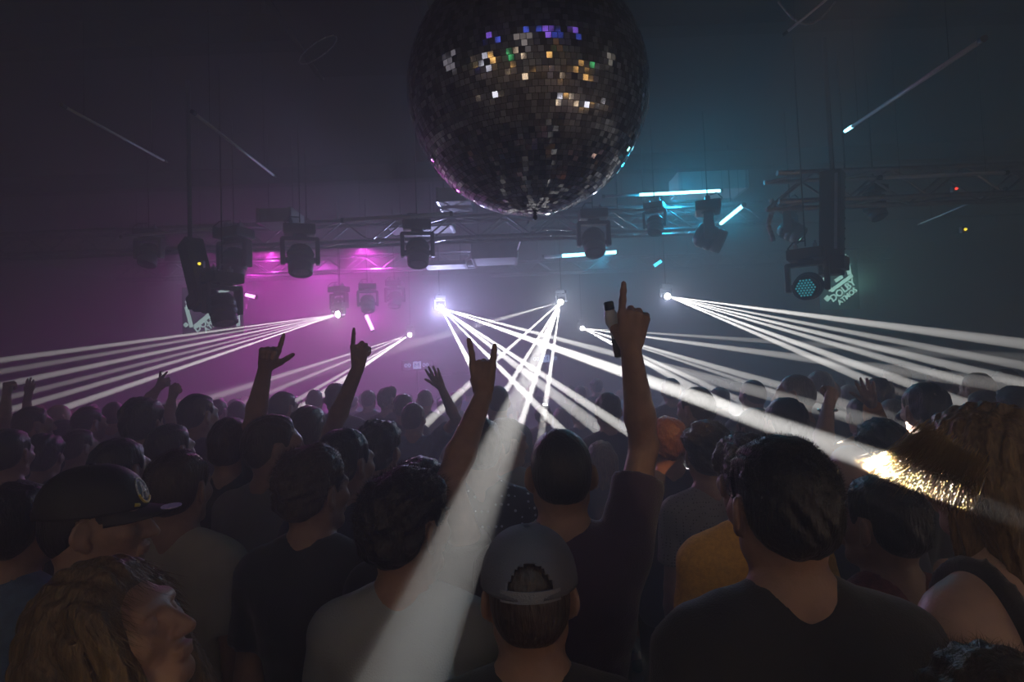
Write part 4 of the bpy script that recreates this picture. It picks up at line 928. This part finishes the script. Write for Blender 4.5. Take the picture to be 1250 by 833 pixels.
# -- the rows behind: a few figures built once and copied -------------------------
def proto(i, **kw):
    fig = Fig(h=1.70, res=.0085, bres=.022, seed=40+i, **kw); parts = [('body', fig.body()), ('hair', fig.hair()), ('shirt', fig.shirtmesh(.016)), ('trousers', fig.trousers(.026)), ('shoe', fig.shoe(-1)), ('shoe', fig.shoe(1))]
    return [(n, me) for n, me in parts if me is not None]
PROTO = dict(short=proto(0, style='short', hyaw=-.15), wavy=proto(1, style='wavy', hyaw=.2), long=proto(2, style='long', wide=.82), bald=proto(3, style='bald'), bob=proto(4, style='bob', wide=.82), buzz=proto(5, style='buzz', hyaw=.3),
             quiff=proto(6, style='quiff', hyaw=-.5))
HT_TOP = dict(short=.016, wavy=.03, long=.024, bald=0, bob=.024, buzz=.006, quiff=.03)
ROWS = [
 # cx, ytop, width px, style, turn, shirt, hair, label
 (42, 494, 31, 'short', -.5, 'cloth_black', 'hair_brown', 'dark head at left edge under two small raised hands'),
 (69, 493, 24, 'bald', PI-.5, 'cloth_grey', 'hair_brown', 'person turned round with a lit pale face at far left'),
 (79, 510, 27, 'short', -.3, 'cloth_black', 'hair_black', 'small dark head just below the lit pale face at far left'),
 (110, 494, 31, 'short', -.3, 'cloth_black', 'hair_black', 'dark head with thin bright right rim at left, under the white beams'),
 (139, 489, 26, 'buzz', .2, 'cloth_grey', 'hair_brown', 'hazy head touching the big dark head at left, white glint beside it'),
 (175, 483, 46, 'wavy', -.2, 'cloth_black', 'hair_black', 'big round dark head at left standing out against the white beams'),
 (98, 521, 38, 'short', -.3, 'cloth_black', 'hair_brown', 'dark head with orange glint on top at left'),
 (56, 527, 44, 'wavy', 0, 'cloth_black', 'hair_black', 'broad dark head in the left shadows, left of the orange-glint head'),
 (12, 520, 44, 'short', .2, 'cloth_black', 'hair_black', 'shadowed head touching the left edge'),
 (243, 478, 40, 'short', -.3, 'cloth_plum', 'hair_black', 'dark head against purple-blue haze at left, above a purple-lit shirt'),
 (267, 486, 22, 'buzz', -.6, 'cloth_black', 'hair_brown', 'small head just right of the dark head on purple-blue haze'),
 (290, 488, 23, 'short', .3, 'cloth_black', 'hair_black', 'small head left of the raised pointing arm at left'),
 (347, 476, 28, 'short', -.4, 'cloth_black', 'hair_black', 'hazy purple head right of the pointing arm at left'),
 (318, 484, 22, 'quiff', .5, 'cloth_navy', 'hair_black', 'small hazy head behind the left pointing arm'),
 (384, 474, 20, 'buzz', 0, 'cloth_white', 'hair_brown', 'small hazy head with glints in the purple light'),
 (410, 466, 25, 'short', .3, 'cloth_black', 'hair_black', 'purple hazy head left of the olive-lit forearm'),
 (450, 475, 18, 'short', 0, 'cloth_black', 'hair_brown', 'small purple head right of the olive-lit forearm'),
 (474, 470, 21, 'quiff', -.3, 'cloth_black', 'hair_brown', 'purple-lit head with bright speck on top, left of centre'),
 (492, 479, 24, 'short', .2, 'cloth_black', 'hair_black', 'dark purple head left of the raised open hand'),
 (518, 474, 20, 'buzz', 0, 'cloth_grey', 'hair_grey', 'pale-rimmed head directly below the raised open hand'),
 (556, 477, 17, 'short', 0, 'cloth_white', 'hair_brown', 'small head with pale shoulder left of the horns-sign wrist'),
 (606, 469, 29, 'buzz', 0, 'cloth_grey', 'hair_brown', 'dark egg-shaped head right of the horns-sign wrist'),
 (641, 524, 22, 'short', 0, 'cloth_black', 'hair_black', 'dark head wedged left of the pointing man'),
 (664, 492, 21, 'short', -.8, 'cloth_black', 'hair_black', 'head with bright outline above the pointing man'),
 (684, 496, 22, 'long', .3, 'cloth_black', 'hair_auburn', 'reddish lit head where beams cross above the pointing man'),
 (706, 491, 22, 'short', .3, 'cloth_black', 'hair_brown', 'faint head veiled by the wide beam at centre'),
 (708, 470, 15, 'short', 0, 'cloth_black', 'hair_black', 'tiny far head under the wide beam, left one of two'),
 (727, 461, 17, 'wavy', 0, 'cloth_black', 'hair_black', 'tiny far head with bushy hair left of the tall raised arm'),
 (741, 477, 32, 'short', .2, 'cloth_black', 'hair_black', 'head with pale rim touching the tall raised arm on its left'),
 (818, 460, 22, 'short', 0, 'cloth_black', 'hair_black', 'dark head where a beam ends in an orange spot, right of the tall arm'),
 (847, 470, 37, 'short', .8, 'cloth_black', 'hair_black', 'man turned left with lit cheek and ear, right of the tall raised arm'),
 (877, 471, 24, 'short', .2, 'cloth_black', 'hair_black', 'dark head right behind the man with the lit cheek'),
 (899, 463, 15, 'quiff', -.8, 'cloth_grey', 'hair_brown', 'thin sliver of a pale head touching the dark cap-like head'),
 (917, 462, 28, 'buzz', 0, 'cloth_black', 'hair_brown', 'neat oval dark head outlined on pale haze, right of centre'),
 (956, 482, 46, 'short', .3, 'cloth_black', 'hair_black', 'large dark head with lit ear, right of the neat oval head'),
 (919, 495, 45, 'short', .5, 'cloth_black', 'hair_brown', 'head crossed by the wide beam above the tall cropped man'),
 (968, 455, 34, 'buzz', .7, 'cloth_grey', 'hair_grey', 'grey hazy head turned left with pale face rim, right side'),
 (998, 451, 26, 'short', .5, 'cloth_grey', 'hair_grey', 'pale hazy head above the raised fist'),
 (1009, 463, 26, 'bald', .6, 'cloth_grey', 'hair_grey', 'pale bald head partly hidden by the raised fist'),
 (1034, 468, 24, 'buzz', 0, 'cloth_grey', 'hair_grey', 'hazy grey head right of the raised fist'),
 (1069, 459, 30, 'short', .3, 'cloth_navy', 'hair_brown', 'blue-grey head behind the orange-sleeved hand'),
 (1087, 485, 38, 'buzz', 0, 'cloth_black', 'hair_grey', 'olive-grey head right of the orange sleeve'),
 (1113, 493, 42, 'short', .1, 'cloth_black', 'hair_brown', 'dark head overlapped by the blond woman at right'),
 (1090, 444, 27, 'wavy', .3, 'cloth_black', 'hair_brown', 'bushy-haired head high among the right beams'),
 (1126, 464, 46, 'short', .1, 'cloth_navy', 'hair_black', 'large dark blue head above the blond woman'),
 (1145, 446, 24, 'short', 0, 'cloth_grey', 'hair_brown', 'faint head behind the lowest right beams'),
 (1165, 455, 23, 'quiff', PI-.6, 'cloth_black', 'hair_black', 'person facing back with a dim pale face at right'),
 (1190, 453, 30, 'short', .3, 'cloth_grey', 'hair_blond', 'head with a warm glowing top at right'),
 (1198, 474, 41, 'short', .5, 'cloth_plum', 'hair_black', 'dark head with pale left cheek near the right edge'),
 (1238, 469, 48, 'wavy', .2, 'cloth_black', 'hair_black', 'large dark head cut by the right edge'),
 (1225, 449, 26, 'short', .1, 'cloth_black', 'hair_brown', 'smaller far head near the right edge'),
 (540, 486, 15, 'short', 0, 'cloth_black', 'hair_black', 'tiny dark head below the raised forearm in denim'),
 (430, 481, 15, 'short', 0, 'cloth_black', 'hair_black', 'tiny dark head behind the olive-lit forearm'),
 (362, 483, 17, 'wavy', 0, 'cloth_navy', 'hair_black', 'tiny purple-black head between the two left pointing arms'),
]
FAR = []
rf = random.Random(5)
for i in range(64):
    x = 10+i*19.5+rf.uniform(-6, 6); y = 474-(x-625)*.034+rf.uniform(-3, 6)-(4 if 560 < x < 700 else 0); w_ = rf.uniform(11, 15)
    zone = ['far left under the left white fan', 'left in the purple haze', 'centre under the crossing beams', 'right of centre under the long beams', 'far right under the right white fan'][min(4, int(x/250))]
    FAR.append((x, y, w_, rf.choice(['short', 'wavy', 'long', 'buzz', 'short', 'bob', 'quiff']), rf.uniform(-.6, .6), rf.choice(['cloth_black', 'cloth_navy', 'cloth_grey', 'cloth_plum', 'cloth_teal']), rf.choice(['hair_black', 'hair_brown', 'hair_black', 'hair_auburn']), 'tiny hazy head in the farthest rows, '+zone))
def put(cx, yt, wpx, style, turn, shirt, hair, label, group='people in the crowd'):
    D = pick(cx, yt, (.165+(.03 if style in ('wavy', 'long', 'bob') else 0))*F/wpx); p = P(cx, yt, D); placed.append((p.x, p.y))
    s = (p.z-HT_TOP[style])/1.70 if p.z > .5 else 1
    r = thing('person', (p.x, p.y, 0), label, 'person', group, rot=(0, 0, turn)); r.scale = (s, s, s)
    for n, me in PROTO[style]:
        if not me.materials: me.materials.append(M['skin'])
        o = bpy.data.objects.new(n, me); C.objects.link(o); o.parent = r
        sl = o.material_slots[0]; sl.link = 'OBJECT'; sl.material = M[{'body': 'skin', 'hair': hair, 'shirt': shirt, 'trousers': 'trouser', 'shoe': 'shoe'}[n]]
    return r
for e in sorted(ROWS, key=lambda q: -q[2]): put(*e)
for e in FAR: put(*e, group='people in the farthest rows')
# -- small raised arms at the left --------------------------------------------------
def arm_person(cx, ytop, wpx, label, side, el, wr, tip, th, pose, **kw):
    D = .165*F/wpx
    a = [(q[0], q[1], D+q[2]) for q in (el, wr, tip)]
    make_person(cx, ytop, D, label, arms_px={side: (a[0], a[1], a[2], th, pose)}, res=.009, bres=.02, **kw)
arm_person(28, 500, 30, 'man at far left edge with right hand up, fingers spread', 1, (33, 520, -.15), (33, 490, -.2), (37, 466, -.2), (-1, .3, 0), 'open', hair='hair_black', seed=51)
arm_person(4, 503, 30, 'figure cut by the left edge raising a pale forearm', 1, (4, 520, -.15), (8, 485, -.2), (10, 466, -.2), (-1, .3, 0), 'fist', hair='hair_black', seed=52)
arm_person(168, 488, 26, 'person pointing up right, hand above the big dark head at left', 1, (180, 490, -.1), (193, 474, -.15), (204, 461, -.2), (-1, .3, .4), 'point', hair='hair_black', seed=53)
arm_person(202, 492, 26, 'person with a small raised fist left of the purple-blue head', 1, (207, 505, -.1), (210, 486, -.15), (214, 471, -.2), (-1, .3, 0), 'fist', hair='hair_black', seed=54)
# ------------------------------------------------------------------ light
def spot(a, b, E, half, col=(1, .97, .93), blend=.12, name='beam_lamp', soft=0.):
    l = bpy.data.lights.new(name, 'SPOT'); l.energy = E; f = min(1, half/.02); l.spot_size = 2*max(half, .02); l.spot_blend = blend; l.shadow_soft_size = soft; l.color = col
    o = bpy.data.objects.new(name, l); C.objects.link(o); o.location = a; o.rotation_euler = (b-a).to_track_quat('-Z', 'Y').to_euler(); o.scale = (f, f, 1); return o
def point(px, py, D, E, col, r=.05, name='glow_lamp'):
    l = bpy.data.lights.new(name, 'POINT'); l.energy = E; l.color = col; l.shadow_soft_size = r
    o = bpy.data.objects.new(name, l); C.objects.link(o); o.location = P(px, py, D); return o
BEAMS = [
 ((412, 384, 9.0), 1.0, [(0, 440, 5, 8, 1), (0, 454, 5, 8, .6), (0, 471, 5, 9, 1), (0, 488, 5, 8, .6), (0, 504, 5, 9, 1), (70, 501, 5, 9, 1.2)], 'small lamp whose lens throws the wide white fan to the left edge'),
 ((538, 376, 9.0), 1.6, [(1000, 498, 2.9, 18, .8), (1180, 602, .86, 44, 2.6), (754, 518, 3.0, 13, 1), (754, 541, 4.2, 20, .6), (675, 515, 5, 11, 1), (600, 494, 5, 12, 1)], 'brightest lamp of all, glaring in the haze left below the mirror ball'),
 ((684, 369, 9.5), 1.3, [(560, 404, 9.2, 8, .6), (570, 472, 6, 8, 1), (596, 512, 5, 10, 1), (635, 520, 5, 9, 1), (662, 520, 5, 9, 1), (503, 800, .72, 125, .55)], 'bright lamp straight under the mirror ball, beams falling down'),
 ((815, 362, 9.0), 1.2, [(1250, 420, 3.6, 15, 1.1), (1250, 447, 3.6, 12, .8), (1250, 468, 3.6, 14, 1), (1160, 461, 4, 11, .9), (1125, 474, 4, 13, 1), (1060, 465, 4, 11, .8)], 'bright lamp at right of centre, beams fanning to the right edge'),
 ((711, 401, 12.5), 1.4, [(1000, 421, 5, 8, .5), (1016, 442, 4.5, 11, 1), (1052, 500, 3.4, 15, 1), (1060, 516, 3.4, 10, .8), (930, 502, 4.2, 11, .9), (850, 476, 5, 11, 1)], 'distant lamp left of the tallest raised hand, beams running right'),
 ((500, 409, 12.5), 1.2, [(333, 462, 7, 6, .6), (333, 478, 7, 6, .5), (367, 486, 7, 6, .7), (410, 470, 8, 8, 1)], 'small distant lamp in purple haze with thin beams to lower left'),
]
for (src, w, lst, lab) in BEAMS:
    a = P(*src); ends = [P(x, y, D) for (x, y, D, _, _) in lst]
    projector(a, ends, lab)
    for (x, y, D, wpx, e), b in zip(lst, ends):
        L = (b-a).length; hf = math.atan(.5*wpx*D/F/L); spot(a+(b-a).normalized()*.06, b, BEAM*e*w*(.012/hf)**.85, hf, blend=.12 if wpx < 30 else .6)
# glare of the lenses in the haze
point(538, 376, 8.9, 145, (.52, .54, 1), .03); point(684, 369, 9.4, 26, (.72, .80, 1), .03); point(815, 362, 8.9, 16, (.75, .85, 1), .03)
point(412, 384, 8.9, 10, (.9, .8, 1), .03); point(711, 401, 12.3, 14, (.8, .85, 1), .03); point(500, 409, 12.3, 14, (1, .8, 1), .03)
# wide spill of the same lamps over the front rows
def spill(px, py, D, tx, ty, TD, E, half, col): spot(P(px, py, D), P(tx, ty, TD), E, half, col, 1, 'spill_lamp', .05)
spill(538, 378, 8.85, 560, 640, 1.2, 130, .24, (.62, .6, 1)); spill(684, 371, 9.35, 600, 640, 1.2, 90, .24, (.8, .85, 1)); spill(815, 364, 8.85, 900, 620, 1.2, 90, .24, (.5, .55, 1)); spill(412, 386, 8.85, 300, 640, 1.2, 80, .24, (1, .75, .95))
# coloured wash lamps
def wash(px, py, D, tx, ty, TD, E, half, col): spot(P(px, py, D), P(tx, ty, TD), E, half, col, .9, 'wash_lamp', .06)
wash(448, 300, 9.9, 440, 600, 9.0, 330, 1.3, (1, .06, .85)); wash(330, 305, 10.6, 330, 600, 9.5, 300, 1.3, (1, .05, .80)); wash(395, 320, 13, 395, 600, 12, 420, 1.3, (.9, .08, .85))
point(452, 392, 9.6, 40, (1, .05, .80), .06); point(306, 358, 10.2, 36, (1, .05, .80), .05)
point(826, 243, 6.9, 32, (.02, .58, 1), .1); point(893, 264, 7.0, 18, (.02, .6, 1), .1); point(735, 316, 9.0, 24, (.02, .6, 1), .1)
point(1050, 345, 8.0, 9, (.25, .75, .6), .1); wash(230, 300, 6.5, 225, 600, 6.5, 60, .7, (.6, .68, 1)); wash(640, 300, 14, 640, 600, 13, 420, .9, (.32, .36, 1))
# dim warm fill added over and behind the camera to lift the blacks
def area(loc, tgt, E, size, col, name='fill_lamp'):
    l = bpy.data.lights.new(name, 'AREA'); l.energy = E; l.size = size; l.color = col; l.shape = 'DISK'
    o = bpy.data.objects.new(name, l); C.objects.link(o); o.location = loc; o.rotation_euler = (Vector(tgt)-Vector(loc)).to_track_quat('-Z', 'Y').to_euler()
area((0, -2.5, 4.4), (0, 2.0, 1.4), AMB, 1.6, (1, .86, .8)); area((-4.5, .5, 4.4), (-1, 3, 1.3), AMB*.4, 1.2, (.95, .88, 1)); area((5.5, .5, 4.4), (2, 3, 1.3), AMB*.4, 1.2, (1, .9, .75))
# narrow unseen spots, warm and cold, added to brighten single people
def down(px, py, D, src, E, half, col):
    b = P(px, py, D) if py else px; spot(Vector(src), b, E, half, col, .6, 'accent_spot', .02)
down(mA.location+Vector((0, -.06, 1.55)), 0, 0, (.9, -.6, 4.3), 520, .05, (1, .42, .1))
down(mB.location+Vector((-.17, -.06, 1.38)), 0, 0, (-.1, -.4, 4.3), 60, .05, (1, .62, .2))
down(mC.location+Vector(fC.H(.09, .045, -.045)), 0, 0, (-.9, -1.4, 3.4), 55, .020, (1, .74, .4))
down(mD.location+Vector(fD.B(.10, -.08, 1.36)), 0, 0, (.9, -1.2, 4.2), 45, .035, (.5, .85, 1))
down(185, 618, .98, (-.3, -.5, 3.4), 8, .03, (1, .9, .6))
sc = bpy.context.scene
w = bpy.data.worlds.new('world'); sc.world = w; w.use_nodes = True; w.node_tree.nodes['Background'].inputs[0].default_value = (0, 0, 0, 1)
vs = sc.view_settings; vs.view_transform = 'Standard'; vs.look = 'None'; vs.gamma = 1; vs.exposure = EXPO; vs.use_curve_mapping = False
cy = sc.cycles; cy.volume_bounces = 0; cy.max_bounces = 4; cy.diffuse_bounces = 1; cy.glossy_bounces = 2; cy.transmission_bounces = 0; cy.transparent_max_bounces = 4
cy.use_denoising = True; cy.sample_clamp_indirect = 3; cy.caustics_reflective = False; cy.caustics_refractive = False
# stage haze fills the whole room
wt = w.node_tree; hs = wt.nodes.new('ShaderNodeVolumeScatter'); hs.inputs['Density'].default_value = HAZE; hs.inputs['Anisotropy'].default_value = .35; hs.inputs['Color'].default_value = (1, 1, 1, 1)
wt.links.new(hs.outputs[0], wt.nodes['World Output'].inputs['Volume'])
